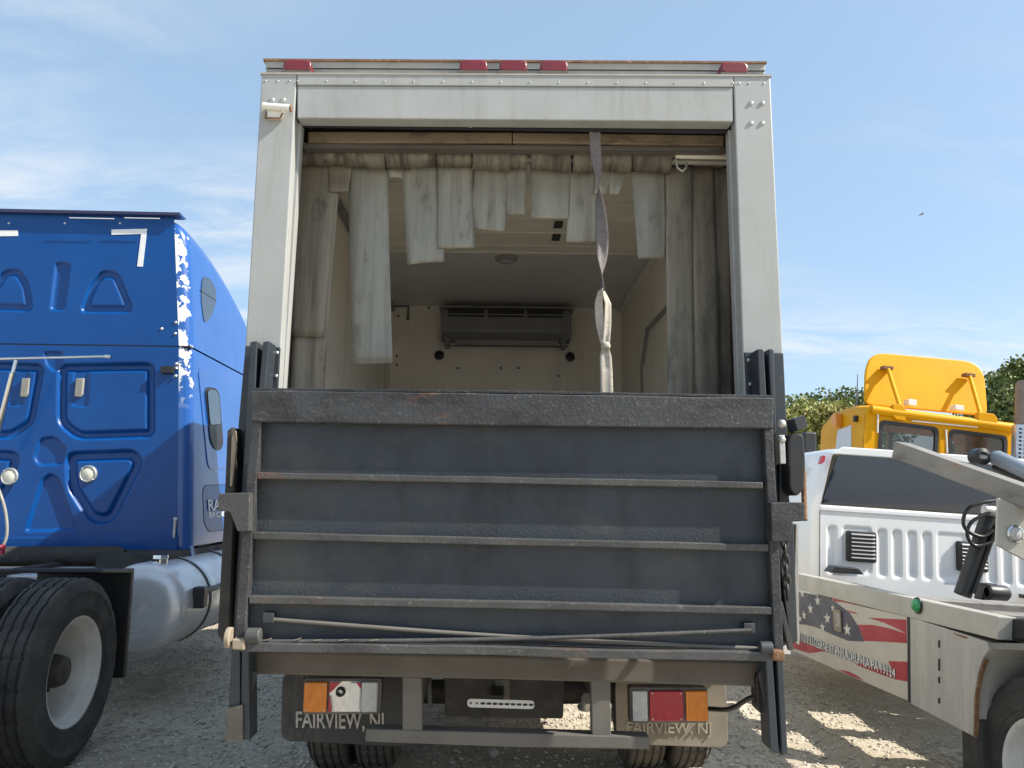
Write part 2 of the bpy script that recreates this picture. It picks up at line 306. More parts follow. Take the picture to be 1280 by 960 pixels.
# corner posts, header, roof rail
lp = tp([(327,92), (371,92), (348,490), (338,640), (296,640), (303,490)], 0)
pl = MB().prism(lp, 0, .07).build('corner_post', m_body, T, .006)
rp = tp([(917,95), (963,95), (981,490), (984.5,640), (934,640), (930,490)], 0)
pr = MB().prism(rp, 0, .07).build('corner_post', m_body, T, .006)
hd = MB().prism(tp([(371.5,107), (916.5,109.5), (916.5,152), (371.5,147.5)], .004), .004, .085).build('header', m_body, T, .005)
MB().prism(tp([(371.5,92), (916.5,95), (916.5,108.5), (371.5,106)], -.002), -.002, .07).build('header_flange', m_body, T, .003)
MB().prism(tp([(325,90.3), (965,93.3), (965,95.3), (325,92.4)], -.006), -.006, .1).build('header_cap', m_edge, T)
rail = MB().prism(tp([(331,74), (957,77.5), (956,93), (333,92)], .1), .1, .16).build('roof_rail', m_edge, T, .003)
MB().prism(tp([(329,73), (958.5,76.5), (958.5,79), (329,75.6)], .092), .092, .17).build('lip', m_rusty, rail)
MB().prism(tp([(333,84.3), (956,87.6), (956,88.8), (333,85.3)], .095), .095, .1).build('groove', m_dark, rail)
# jambs inside the opening
xj0, xj1 = tx(348,490,0), tx(371,148,0); zj = tz(348,490,0); kj = (xj1-xj0)/(ZH-zj); xj = xj0+(1.03-zj)*kj
jl = MB().prism([(xj+.004, 1.03), (xj-.03, 1.03), (xj1-.03, ZH), (xj1+.004, ZH)], .071, .125).build('door_jamb', m_body, T, .003)
xj0, xj1 = tx(930,490,0), tx(917,152,0); kj = (xj1-xj0)/(ZH-zj); xj = xj0+(1.03-zj)*kj
jr = MB().prism([(xj-.004, 1.03), (xj+.03, 1.03), (xj1+.03, ZH), (xj1-.004, ZH)], .071, .125).build('door_jamb', m_body, T, .003)
# body shell
def wall(name, m, *b): return part(name, m, T, *b, bevel=0)
wall('side_wall', m_body, (XL-.02, XL+.005, .08, LEN+.12, .9, ZT)); wall('side_wall', m_body, (XR-.005, XR+.02, .08, LEN+.12, .9, ZT))
wall('inner_wall', m_inwall, (-1.1, -1.06, .47, LEN, FLOOR, CEIL+.05)); wall('inner_wall', m_inwall, (1.06, 1.1, .47, LEN, FLOOR, CEIL+.05))
wall('roof', m_body, (XL-.03, XR+.03, .1, LEN+.12, ZT-.02, ZT+.04)); wall('cargo_floor', m_ceil2, (XL, XR, .03, LEN+.1, .86, FLOOR))
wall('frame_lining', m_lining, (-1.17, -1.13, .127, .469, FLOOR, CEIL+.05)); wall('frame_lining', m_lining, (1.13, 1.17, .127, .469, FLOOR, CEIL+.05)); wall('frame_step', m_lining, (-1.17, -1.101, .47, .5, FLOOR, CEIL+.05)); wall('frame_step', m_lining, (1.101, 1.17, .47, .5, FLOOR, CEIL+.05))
fw = wall('front_wall', m_inwall, (-1.1, 1.1, LEN, LEN+.1, FLOOR, ZT-.03))
# rivets along the header and post tops
def dot(px, py, r, y=-.002, m=m_bolt, p=T, name='rivet'):
    x, z = TF.y(px, py, y); return MB().dome((x, y, z), r, 1, -1, .55, 10).build(name, m, p, smooth=60)
for i in range(16): dot(372+i*36.3, 101+i*.2, .0045, -.003, p=hd)
for px in (332, 347, 362): dot(px, 101, .005, -.001, p=pl)
for px in (924, 936, 955): dot(px, 104, .005, -.001, p=pr)
for px, py in ((939,129), (953,129), (939,154), (953,154)): dot(px, py, .012, -.001, name='bolt', p=pr)
for px, py in ((340,125), (354,125)): dot(px, py, .013, -.001, name='bolt', p=pl)
# door hinge on the left post
x0, z0 = TF.y(345, 138, 0)
hg = MB().tube([(x0-.055, -.03, z0+.005), (x0+.075, -.03, z0-.004)], .017, 12).box(x0-.035, x0+.035, -.02, -.001, z0-.05, z0+.02).build('door_hinge', m_white, T, .003, 50)
MB().tube([(x0-.04, -.012, z0-.02), (x0-.04, -.03, z0-.055), (x0+.03, -.03, z0-.055), (x0+.035, -.012, z0-.02)], .005, 8).build('hinge_loop', m_rusty, hg, smooth=60)
MB().tube([(x0+.076, -.03, z0-.004), (x0+.082, -.03, z0-.004)], .0175, 12).build('hinge_pin', m_rusty, hg, smooth=50)
# five clearance lamps on the header ledge
for px, py in ((373,84), (592,84.2), (641.5,84.4), (692,84.6), (916,87)):
    x, z = TF.y(px, py, .04)
    lens = MB().prism(rrect(x-.068, x+.068, z-.036, z+.027, .06), .012, .075).build('clearance_lamp', m_redfade, T, .012, 50, seg=3)
    MB().prism(rrect(x-.072, x+.072, z-.05, z-.034, .006), .008, .08).build('lamp_base', m_housing, lens, .002)
# opening top: dark gap, timber, shelf
zt0 = tz(640, 156, .1)
MB().box(-1.06, 1.07, .09, .1, tz(640, 162.5, .09), ZH+.15).build('gap_shade', m_dark, T)  # black strip standing in for the shade in the gap behind the header
def tbar(name, m, y0, y1, tl, tr, br, bl, bev=.004, p=T): return MB().prism(tp([tl, tr, br, bl], y0), y0, y1).build(name, m, p, bev)
tbar('timber_beam', m_wood, .215, .27, (385,164.5), (640,165.5), (640,178), (385,178))
tbar('timber_beam', m_wood, .215, .27, (641,165.5), (905,169), (905,181.5), (641,178))
tbar('shelf_lip', m_shelf, .225, .29, (378,179), (908,183), (908,188), (378,184))
for px in (588,): tbar('tab', m_body, .075, .08, (px-2,150), (px+2,150), (px+2,159), (px-2,159), 0)
# ceiling: boards, then smooth panel
yb = .31
for i in range(12):
    w = .135; MB().box(-1.128 if yb < .45 else -1.058, 1.128 if yb < .45 else 1.058, yb+.002, yb+w-.002, CEIL-.004*(i % 2), CEIL+.03).build('ceiling_board', m_ceil, T, .003); yb += w
MB().box(-1.058, 1.058, yb+.004, LEN-.001, CEIL-.018, CEIL+.03).build('ceiling_panel', m_ceil2, T, .004)
MB().box(-1.058, 1.058, yb-.02, yb+.002, CEIL-.022, CEIL-.005).build('ceiling_trim', m_ceil2, T, .002)
v = TF.hit(633, 322, 2, CEIL-.018)
lm = MB().lathe([(-.002, .085), (-.018, .082), (-.03, .06), (-.034, .001)], (v.x, v.y, CEIL-.017), 28, 2).build('ceiling_lamp', m_unitl, T, smooth=50)
MB().lathe([(-.03, .05), (-.042, .035), (-.046, .001)], (v.x, v.y, CEIL-.016), 20, 2).build('lens', m_clear, lm, smooth=60)
for px, py in ((698,281), (695,297)):
    v = TF.hit(px, py, 2, CEIL-.01); MB().box(v.x-.028, v.x+.028, v.y-.06, v.y+.06, CEIL-.014, CEIL-.006).build('rubber_pad', m_chassis, T, .002)
for s in (-1, 1): MB().box(min(s*1.058, s*1.03), max(s*1.058, s*1.03), .5, LEN-.002, CEIL-.07, CEIL-.021).build('corner_trim', m_unit if s < 0 else m_inwall, T, .003)
# side door frame in the right-hand wall
MB().tube([(1.052, .9, FLOOR), (1.052, .9, 2.55), (1.052, 1.15, 2.8), (1.052, 2.2, 2.8), (1.052, 2.45, 2.55), (1.052, 2.45, FLOOR)], .02, 6).build('door_frame', m_unitl, T, smooth=50)
MB().box(1.045, 1.058, .94, 2.4, FLOOR, 2.55).build('side_door', m_inwall, T, .003)
# wall-mounted cooler on the front wall
yu = LEN-.24
(ux0, uz1), (ux1, uz0) = TF.y(552, 384, yu), TF.y(714, 432, yu)
un = MB().prism([(LEN-.002, uz1), (yu+.02, uz1), (yu, uz1-.03), (yu, uz0+.12), (yu+.07, uz0+.06), (LEN-.002, uz0+.06)], ux0, ux1, 0).build('evaporator', m_unit, T, .008)
for i in range(3):
    a = ux0+.06+(ux1-ux0-.1)*i/3; b = ux0+.06+(ux1-ux0-.1)*(i+1)/3-.03
    MB().box(a, b, yu-.004, yu+.03, uz1-.085, uz1-.012).build('air_slot', m_dark, un); MB().box(a, b, yu-.008, yu-.004, uz1-.066, uz1-.058).build('louvre', m_unitl, un)
MB().box(ux0+.03, ux1-.02, yu+.06, yu+.075, uz0, uz0+.007).build('drip_edge', m_dark, un)
MB().box(ux0+.12, ux1-.11, yu+.08, yu+.1, uz0+.006, uz0+.062).build('drain_tray', m_unitl, un, .002)
for x in (ux0+.05, ux1-.06): MB().box(x-.02, x+.02, yu+.05, LEN-.01, uz0, uz0+.07).build('bracket', m_unit, un)
MB().box(ux0-.02, ux1+.03, yu, LEN-.01, uz1+.002, uz1+.012).build('cover_strip', m_unitl, un)
for px, py in ((549,444), (712.5,446)):
    x, z = TF.y(px, py, LEN-.03); MB().lathe([(-.03, .045), (-.035, .022), (-.012, .016), (-.012, .0005)], (x, LEN-.002, z), 18, 1).build('drain_plug', m_black, fw, smooth=40)
(xa, za), (xb, zb) = TF.y(490,381,LEN-.02), TF.y(510,400,LEN-.02)
MB().tube([(xa, LEN-.02, za-.01), (xb, LEN-.02, za-.01), (xb, LEN-.02, zb)], .013, 8).build('pipe', m_unit, T, smooth=50)
for px, py in ((536,385), (498,395), (572,460), (496,456), (496,445), (648,460), (698,470), (626,460), (740,384)):
    x, z = TF.y(px, py, LEN); MB().dome((x, LEN-.001, z), .011, 1, -1, .4, 8).build('screw', m_dark, fw)

# ---- tail lift: columns with flanges
YP = -.3       # front of the platform frame
for sgn in (-1, 1):
    if sgn < 0:
        plate = [(306.5,432), (350,434), (347,490), (326,815), (300,815), (283,790), (297,540)]
        fins = [[(312.5,427), (321.5,426), (319,490), (300,815), (300,925), (283,925), (289,815), (309,490)], [(328.5,427), (337,426), (331,490), (311,815), (312,926), (300.5,925), (302,815), (323,490)]]
        plate2 = [(303,820), (326.5,838), (306,914), (299,914)]
    else:
        plate = [(931,440), (979.5,441), (984,540), (993,800), (968,815), (940,815), (934,490)]
        fins = [[(947,436), (955,436), (958,490), (966,825), (974,943), (963,938), (957,825), (949,490)], [(960.5,436), (967.5,436), (969,490), (979,825), (985,942), (977.5,945), (971,825), (963,490)]]
        plate2 = [(942,838), (960,820), (968,930), (962,925)]
    c = MB().prism(tp(plate, -.02), -.02, -.004).build('lift_column', m_col, T, .004)
    for f in fins: MB().prism(tp(f, -.13), -.13, -.021).build('flange', m_col, c, .005)
    MB().prism(tp(plate2, -.03), -.09, -.075).build('gusset', m_lift, c, .003)
    e = fins[0][3:6] if sgn < 0 else fins[0][4:5]
    if sgn < 0: MB().prism(tp([(283,885), (304,880), (304,926), (282.5,926)], -.135), -.145, -.131).build('worn_foot', m_colend, c, .004)
    for px, py in (((346,441), (345,470)) if sgn < 0 else ((938,480), (936,450))): dot(px, py, .009, -.021, name='bolt', p=c)
# outer edge straps, brackets
MB().prism(tp([(290,540), (296,535), (299,600), (292,790), (285,800), (278,790), (286,640)], -.1), -.16, -.03).build('runner', m_chassis, T, .004)
MB().prism(tp([(290.5,545), (295,538), (296,560), (291,608), (288,608)], -.16), -.17, -.15).build('wear_strip', m_tan, T, .003)
MB().prism(tp([(275,617), (314,615.5), (313,664), (298,664), (289,640), (273.5,638)], -.33), -.345, -.2).build('guide_bracket', m_rib, T, .004)
MB().prism(tp([(962,628), (1004,628), (1004,651), (989,652), (986,677), (963,677)], -.33), -.345, -.2).build('guide_bracket', m_scuff, T, .004)
MB().prism(tp([(972,545), (989,660), (994,800), (985,805), (970,690)], -.1), -.13, -.02).build('runner', m_lift, T, .004)
MB().prism(tp([(993,655), (995,655), (997,805), (990,800)], -.03), -.05, 0.).build('edge_trim', m_edge, T)
MB().prism(rpoly(tp([(975,545), (993,543), (996,580), (994,612), (984,622), (976,612)], -.12), .05), -.22, -.06).build('rubber_roller', m_black, T, .02, seg=3)
MB().prism(tp([(984,526), (997,521), (1001,536), (988,541)], -.12), -.2, -.1).build('latch_plate', m_lift, T, .003)
xa, za = TF.y(977, 530, -.2); MB().dome((xa, -.2, za), .02, 1, -1, .8, 10).build('latch_knob', m_bolt, T, smooth=60)
xa, za = TF.y(976, 562, -.24); MB().box(xa-.012, xa+.012, -.26, -.21, za-.06, za+.06).dome((xa, -.26, za+.04), .016, 1, -1, .8, 8).build('latch_pin', m_bolt, T, .003)
(xa, za), (xb, zb) = TF.y(997,560,-.1), TF.y(1006,650,-.2); MB().tube([(xa, -.1, za), (xa+.012, -.12, (za+zb)/2+.05), (xb, -.2, zb)], .012, 8).build('release_rod', m_rusty, T, smooth=50)
ch = None
for i in range(9):
    px, py = 978.5+i*.7, 640+i*12.5; x, z = TF.y(px, py, -.25)
    lk = MB().tube([(x + .013*math.cos(a)*(1 if i % 2 else .35), -.25+.014*math.cos(a)*(.3 if i % 2 else 1), z+.03*math.sin(a)) for a in np.linspace(0, 2*math.pi, 13)], .007, 6, False)
    o = lk.build('chain_link' if i else 'lift_chain', m_chain, ch or T, smooth=70); ch = ch or o
(xa, za), (xb, zb) = TF.y(974,752,-.26), TF.y(988,812,-.24); MB().bar((xa, -.26, za), (xb, -.24, zb), .02, .022, (0,1,0)).build('prop_bar', m_rib, T, .003)
# ---- the platform
skin = MB().prism(tp([(322,525), (958,533), (972,812), (300,806)], YP+.042), YP+.042, YP+.057).build('lift_platform', m_skin, T, .002)
def pb(name, m, pts, y0, y1, bev=.005): return MB().prism(tp(pts, y0), y0, y1).build(name, m, skin, bev)
# top bar: slightly uneven upper edge
top = [(313,488)] + [(px, 487.6+(px-313)*.0147+random.uniform(-.6, .6)) for px in range(350, 960, 40)] + [(967.5,497)]
pb('top_bar', m_scuff, top + [(966.5,536), (640,532.5), (314,527)], YP-.01, YP+.09, .006)
pb('top_flange', m_scuff, [(316,484.8), (640,488), (964,494), (964,497.5), (640,491.5), (316,488.3)], YP+.03, YP+.088, .002)
pb('side_bar', m_scuff, [(314.5,526), (327,527), (320,610), (306,800), (292.5,800), (304,640)], YP-.004, YP+.086)
pb('side_bar', m_scuff, [(955,536), (966.5,536), (972,640), (980,815), (968,815), (960,640)], YP-.004, YP+.086)
def wob(l, r, n=12, a=.5): return [(l[0]+(r[0]-l[0])*t, l[1]+(r[1]-l[1])*t+random.uniform(-a, a)) for t in np.linspace(0, 1, n)]
for l, r, th in (((321,590), (954,602.5), 8.5), ((316,665), (961,680.5), 9), ((311,745), (965,759), 9.5)):
    pb('rib', m_rib, wob(l, r) + wob((r[0], r[1]+th), (l[0], l[1]+th), 12, .3), YP-.002, YP+.046, .004)
led = wob((300,803.5), (560,807)) + [(600,807.5), (640,808.5), (700,811)] + wob((760,813), (968,815))
pb('bottom_ledge', m_rib, led + [(968,827), (700,822.5), (620,819), (300,815)], YP-.03, YP+.046, .004)
pb('hinge_lug', m_tan, [(289.5,799), (305.5,799), (305.5,813), (289.5,812)], YP-.045, YP+.05, .006)
pb('hinge_lug', m_rusty, [(966,813.5), (981.5,814), (981.5,827), (966,826)], YP-.045, YP+.05, .006)
for px, py, r, w, m in ((317,794.5,.03,.055,m_rib), (957,810,.026,.05,m_lift), (286.5,797,.04,.02,m_tan)):
    x, z = TF.y(px, py, YP-.02); MB().tube([(x-w/2, YP-.02, z), (x+w/2, YP-.02, z)], r, 14).build('hinge_stub', m, skin, .004, 50)
for px, py in ((335,773), (937,786)): pb('rod_anchor', m_lift, [(px-7,py-7), (px+7,py-7), (px+7,py+6), (px-7,py+6)], YP+.005, YP+.05, .003)
for a, b, m in (((336,773), (950,810), m_guard), ((324,800), (936,786), m_rib)):
    p, q = TF.y(*a, YP+.03), TF.y(*b, YP+.03); dy = -.004 if m is m_rib else .016
    MB().tube([(p[0]+(q[0]-p[0])*t, YP+.0+dy, p[1]+(q[1]-p[1])*t-.012*math.sin(math.pi*t)) for t in np.linspace(0, 1, 13)], .0085, 8).build('torsion_rod', m, skin, smooth=50)
for k in range(14):   # dry straw caught on the ledge
    px = 330+k*11+random.uniform(-5, 5); x, z = TF.y(px, 802, YP-.01); a = random.uniform(-.5, .5)
    if k % 3 == 0: MB().tube([(x, YP-.012, z+.004), (x+.03, YP-.015, z+.012+a*.01)], .0018, 5).build('straw', m_tan, skin)
# ---- underside
MB().prism(tp([(303,813), (972,828), (971,842), (960,859), (640,850), (309,843), (303,832)], -.019), -.019, .1).build('rear_beam', m_beam, T, .01)
gd = MB().prism(tp([(457,911), (640,916), (812,921), (812,937), (640,934), (470,928), (456,927)], 0), 0, .08).build('underride_guard', m_guard, T, .006)
for q in ([(503,846), (527,847), (528,914), (503,914)], [(739,850), (763,850), (764,921), (740,920)]): MB().prism(tp(q, .004), .004, .07).build('guard_hanger', m_guard, gd, .005)
def letters(fr, txt, px0, px1, pyb0, pyb1, pyt, y, depth, m, p, name='lettering', bold=.01, axis=1, val=0):
    vs, fs = text_poly(txt, 1, bold=bold); A = np.array(vs); A[:, 0] -= A[:, 0].min(); w = A[:, 0].max(); h = .73
    if axis == 1:
        a = fr.hit(px0, pyb0, 1, y); b = fr.hit(px1, pyb1, 1, y); t = fr.hit(px0, pyt, 1, y); n = Vector((0, 1, 0))
    else:
        a = fr.hit(px0, pyb0, 0, y); b = fr.hit(px1, pyb1, 0, y); t = fr.hit(px0, pyt, 0, y); n = Vector((1, 0, 0))
    e = b-a; u = t-a
    V = [a + e*(q[0]/w) + u*(q[1]/h) + n*(-q[2]*depth) for q in A]
    return MB().add(V, fs).build(name, m, p)
YF = .42
fl = MB().prism(rpoly(tp([(353,840), (511,846), (510,934), (351,926)], YF), .05), YF, YF+.012).build('mud_flap', m_flap, T, .003)
fr_ = MB().prism(rpoly(tp([(769,846), (907,850), (911,935), (771,930)], YF), .05), YF, YF+.012).build('mud_flap', m_flapd, T, .003)
letters(TF, 'FAIRVIEW, NJ', 370, 480, 909, 911, 888, YF-.004, .008, m_letter, fl, bold=.015)
letters(TF, 'FAIRVIEW, NJ', 783, 889, 915, 917, 901, YF-.004, .008, m_tanlet, fr_, bold=.015)
def lamp(y, rect, cells):
    x0, z1 = TF.y(rect[0], rect[1], y); x1, z0 = TF.y(rect[2], rect[3], y)
    h = MB().prism(rrect(x0, x1, z0, z1, .012), y, y+.07).build('tail_lamp', m_housing, T, .004)
    for a, b, m, nm in cells:
        xa, _ = TF.y(a, rect[1], y); xb, _ = TF.y(b, rect[1], y)
        MB().prism(rrect(xa, xb, z0+.012, z1-.012, .008), y-.016, y-.001).build(nm, m, h, .005, 40)
        for dx in (.012, xb-xa-.012):
            for zz in (z0+.022, z1-.022):
                if xb-xa > .1: MB().dome((xa+dx, y-.0165, zz), .004, 1, -1, .5, 8).build('screw', m_bolt, h)
    return h, (x0, x1, z0, z1)
YL = .12
hl, q = lamp(YL, (380,848,476,893), ((381.5,410,m_amber,'amber_lens'), (453,473,m_clear,'clear_lens')))
xa, xb = tx(412,870,YL), tx(451,870,YL)
MB().box(xa, xb, YL-.002, YL-.0005, q[2]+.012, q[3]-.012).build('reflector', m_refl, hl)
MB().prism([(xb-.05, q[2]+.014), (xb-.004, q[2]+.014), (xb-.002, q[3]-.016), (xb-.046, q[3]-.014)], YL-.012, YL-.002).build('reflector_side', m_white, hl, .003)
MB().lathe([(-.022, .012), (-.022, .018), (-.002, .022)], ((xa+xb)/2-.02, YL-.002, q[3]-.055), 14, 1).build('bulb_socket', m_dark, hl)
for tri in ([(xa, q[3]-.014), (xa+.05, q[3]-.014), (xa+.012, q[3]-.05), (xa, q[3]-.06)], [(xa, q[2]+.014), (xa+.014, q[2]+.014), (xa+.006, q[2]+.07), (xa, q[2]+.08)], [(xb-.02, q[3]-.014), (xb, q[3]-.014), (xb, q[3]-.04)]):
    MB().prism(tri, YL-.016, YL-.006).build('broken_red_lens', m_red, hl)
hr, q = lamp(YL, (787,859,885,904), ((789.5,808.5,m_clear,'clear_lens'), (811,853,m_red,'red_lens'), (856,883.5,m_amber,'amber_lens')))
for a in (378, 880):   # hoses
    pass
(xa, za), (xb, zb) = TF.y(884,886,.2), TF.y(948,874,.0)
MB().tube(curve([(xa, .2, za), (xa+.08, .12, za+.02), (xb-.03, .02, zb), (xb, .0, zb)]), .011, 8).build('air_hose', m_hose, T, smooth=50)
x, z = TF.y(952,868,-.02); MB().prism(rpoly(tp([(942,840), (958,838), (957,880), (950,892), (944,885)], -.02), .02), -.05, .03).build('cylinder_boot', m_black, T, .006)
MB().tube([TFp for TFp in [(tx(378,850,.12), .14, tz(378,850,.12)), (tx(376,842,.12), .13, tz(376,842,.12)), (tx(380,836,.12), .1, tz(380,836,.12))]], .007, 8).build('conduit', m_rib, T, smooth=50)
# tank, strap, licence bracket strip between the rails
bx = MB().prism(tp([(555,845), (706,848), (704,899), (556,896)], .5), .5, 1.0).build('battery_box', m_chassis, T, .01)
tbar('box_seam', m_guard, .492, .499, (619,850), (637,850), (637,880), (619,880), .002, bx)
p0 = tp([(584,873.5), (668,876), (668,886.5), (584,884)], .3)
ps = MB().prism(rpoly(p0, .02), .3, .306).build('slotted_strip', m_white, T)
for i in range(11):
    a = 588.5+i*7.55; w = 1.2 if i < 2 else 2.9; py = 879+i*.22
    MB().prism(rpoly(tp([(a-w,py-1.3), (a+w,py-1.3), (a+w,py+1.3), (a-w,py+1.3)], .298), .004, 3), .2975, .2995).build('slot', m_dark, ps)
MB().box(tx(622,860,.3)-.03, tx(622,860,.3)+.03, .307, .5, tz(622,884,.3), tz(622,870,.3)).build('strip_arm', m_chassis, T)
for s in (-.43, .38): MB().box(s-.04, s+.04, .03, LEN+1.6, .66, .859).build('chassis_rail', m_chassis, T, .006)
for y in (.5, 1.9, 3.0): MB().box(-1.15, 1.16, y, y+.08, .78, .858).build('cross_member', m_chassis, T)
x, z = TF.y(733, 883, .55); MB().tube([(x, .5, z+.05), (x, .55, z), (x-.02, .62, z-.02)], [.03, .028, .02], 10).build('valve', m_bolt, T, smooth=50)
x, z = TF.y(536, 860, .4); MB().tube([(x, .4, z+.06), (x+.005, .4, z-.05), (x+.01, .41, z-.09)], .011, 8).build('brake_line', m_rib, T, smooth=50)
# wheels
def tyre_prof(w, R, r, grooves=4):
    h = w/2; p = [(-h*.72, r), (-h*.93, r+.025), (-h*.95, r+.05), (-h*.985, r+.053), (-h*1., (R+r)/2), (-h*.995, (R+r)/2+.035), (-h*1.02, (R+r)/2+.04), (-h*1.01, (R+r)/2+.05), (-h*.97, R-.06), (-h*.86, R-.018), (-h*.78, R-.004)]
    n = grooves
    for i in range(n):
        c = -h*.6 + 1.2*h*i/(n-1)*1.0; g = .006
        p += [(c-g-.002, R), (c-g, R-.013), (c+g, R-.013), (c+g+.002, R)]
    p += [(h*.78, R-.004), (h*.86, R-.018), (h*.97, R-.06), (h*1.01, (R+r)/2+.05), (h*1.02, (R+r)/2+.04), (h*.995, (R+r)/2+.035), (h, (R+r)/2), (h*.985, r+.053), (h*.95, r+.05), (h*.93, r+.025), (h*.72, r)]
    return p
def wheel(parent, c, w, R, r, s, rimm, seg=72, tm=None, dish=.1, name='wheel', hub=True, sip=3, hubr=.1, dual=True):
    prof = tyre_prof(w, R, r); m = len(prof)
    ty = MB().lathe([(t, q) for t, q in prof], c, seg*(sip if sip else 1), 0, (lambda j, k, q: q-.011 if (9 <= j < m-9 and k % (2*sip) == 0) else q) if sip else None).build(name, tm or m_tyre, parent, smooth=40)
    h = w/2*s
    rp_ = [(h*.82, r+.022), (h*.88, r+.018), (h*.88, r+.008), (h*.78, r-.004), (h*.5, r-.01), (h*.42, r-.026), (h*.3, r-.03), (-h*.3, r-.035), (-h*.75, r-.05), (-h*(.95 if dual else -.2), r*.8), (-h*(1.0 if dual else -.25), hubr*1.2), (-h*1.0, .001)]
    rim = MB().lathe(rp_, c, 48, 0).build('rim', rimm, ty, smooth=50)
    if hub:
        d = -h*1.0 if dual else h*.1
        hb = MB().lathe([(d, hubr*1.15), (d+s*.05, hubr*1.1), (d+s*.06, hubr*.8), (d+s*.15, hubr*.7), (d+s*.19, hubr*.6), (d+s*.2, .001)], c, 24, 0).build('hub', m_hub, ty, smooth=40)
        for i in range(8):
            a = i*math.pi/4; y, z = c[1]+math.cos(a)*hubr*1.5, c[2]+math.sin(a)*hubr*1.5
            MB().tube([(c[0]+d-s*.005, y, z), (c[0]+d+s*.04, y, z)], .014, 6).build('wheel_nut', m_hub, ty)
    return ty
for x, s in ((-.99, -1), (-.745, 1), (.765, -1), (1.01, 1)): wheel(T, (x, 1.32, .395), .215, .4, .23, s, m_rim, 60, m_tyred, hub=False)
for x, s in ((-.95, -1), (.98, 1)): wheel(T, (x, LEN+1.5, .395), .215, .4, .23, s, m_rim, 48, hub=False)
MB().tube([(-.98, 1.32, .4), (-.2, 1.32, .4), (0, 1.32, .42), (.2, 1.32, .4), (1, 1.32, .4)], [.06,.07,.15,.07,.06], 12).build('axle', m_chassis, T, smooth=50)
# cab ahead of the box (hidden behind the body from here)
MB().prism([(LEN+.35, .75), (LEN+2.1, .55), (LEN+2.1, 1.3), (LEN+1.85, 2.3), (LEN+.35, 2.35)], -.98, 1.0, 0).build('cab', m_white, T, .05)

# ================================================================== strip curtain and strap
CY = .345
CF = TF; cu = root('strip_curtain', TF, 'dirty grey vinyl strip curtain bunched over a rail inside the box opening', 'strip curtain')
zc_ = tz(640, 199, CY); R0 = .044
MB().tube([(-1.128, CY, zc_), (1.128, CY, zc_)], .016, 10).build('curtain_rail', m_edge, cu, smooth=50)
def strip(tl, tr, bl, br, m, k=0, loop=True, mroll=None, curl=.0):
    y = CY + R0 + .006*k
    xl, xr = tx(*tl, y), tx(*tr, y); (xbl, zbl), (xbr, zbr) = TF.y(*bl, y), TF.y(*br, y); r = R0 + .006*k
    nx, nz = 7, 22; P = []
    for j in range(nz+1):
        t = j/nz; row = []
        for i in range(nx+1):
            u = i/nx; x = (xl*(1-u)+xr*u)*(1-t) + (xbl*(1-u)+xbr*u)*t; z = zc_*(1-t) + (zbl*(1-u)+zbr*u)*t
            yy = y + .012*math.sin(5*t+k)*t + curl*(u-.5)*t + .004*math.sin(6*u+k*1.7)*min(1, 3*t)
            row.append((x, yy + .05*max(0, t-.55)**2*math.sin(k*2.3+1), z))
        P.append(row)
    st_ = MB().grid(P).build('strip', m, cu, smooth=60, solid=.003)
    if loop:
        Q = []
        for a in np.linspace(0, 1.85*math.pi, 22):
            w = .004*math.sin(3*a+k); Q.append([(xl*(1-u)+xr*u, CY + (r+.002*math.sin(5*u+k))*math.cos(a), zc_ + w*.5 + (r+.003*math.sin(4*u+k*2))*math.sin(a) + .01*(u-.5)*math.sin(k*2.1)) for u in np.linspace(0, 1, 6)])
        MB().grid(Q).build('strip_loop', mroll or m_roll, st_, smooth=60, solid=.003)
strip((362,212), (424,212), (365,421), (405,421), m_strip2, 1, curl=.03)
strip((378,214), (426,214), (362,505), (402,505), m_strip2, 3, False, curl=.04)
strip((434,212), (484,208), (441,455), (491,454), m_strip, 2, curl=-.02)
strip((408,212), (440,212), (412,240), (436,240), m_strip2, 0)
strip((502,208), (546,208), (509,331), (556,327), m_strip, 1)
strip((484,208), (512,208), (486,222), (512,222), m_strip, 2)
strip((547,207), (590,207), (547,311), (594,310), m_strip, 0, curl=.015)
strip((592,208), (638,208), (583,285), (631,290), m_strip, 2, curl=-.015)
strip((632,208), (658,208), (633,269), (657,269), m_strip, 1)
strip((663,208), (711,208), (663,273), (711,273), m_strip, 2)
strip((714,208), (746,208), (708,301), (745,301), m_strip, 3)
strip((744,208), (770,208), (742,243), (757,243), m_strip, 1)
strip((761,208), (786,208), (761,243), (773,243), m_strip, 2)
strip((787,208), (834,208), (797,324), (834,322), m_strip, 2, curl=.02)
strip((832,208), (866,208), (834,505), (868,505), m_strip3, 0, False, curl=.0)
strip((861,204), (892,204), (866,505), (900,505), m_strip3, 2, False, curl=-.01)
strip((884,204), (912,204), (882,505), (918,505), m_strip3, 4, False, curl=.01)
(xa, za), (xb, _) = TF.y(844,192,CY-.05), TF.y(912,196,CY-.05)
MB().box(xa, xb, CY-.06, CY-.045, za-.028, za+.0).build('rail_bracket', m_inwall, cu, .002)
x, z = TF.y(852,206,CY-.06); MB().tube([(x-.03, CY-.06, z+.03), (x-.022, CY-.065, z-.02), (x, CY-.068, z-.04), (x+.022, CY-.065, z-.02), (x+.03, CY-.06, z+.03)], .006, 8).build('hook', m_bolt, cu, smooth=60)

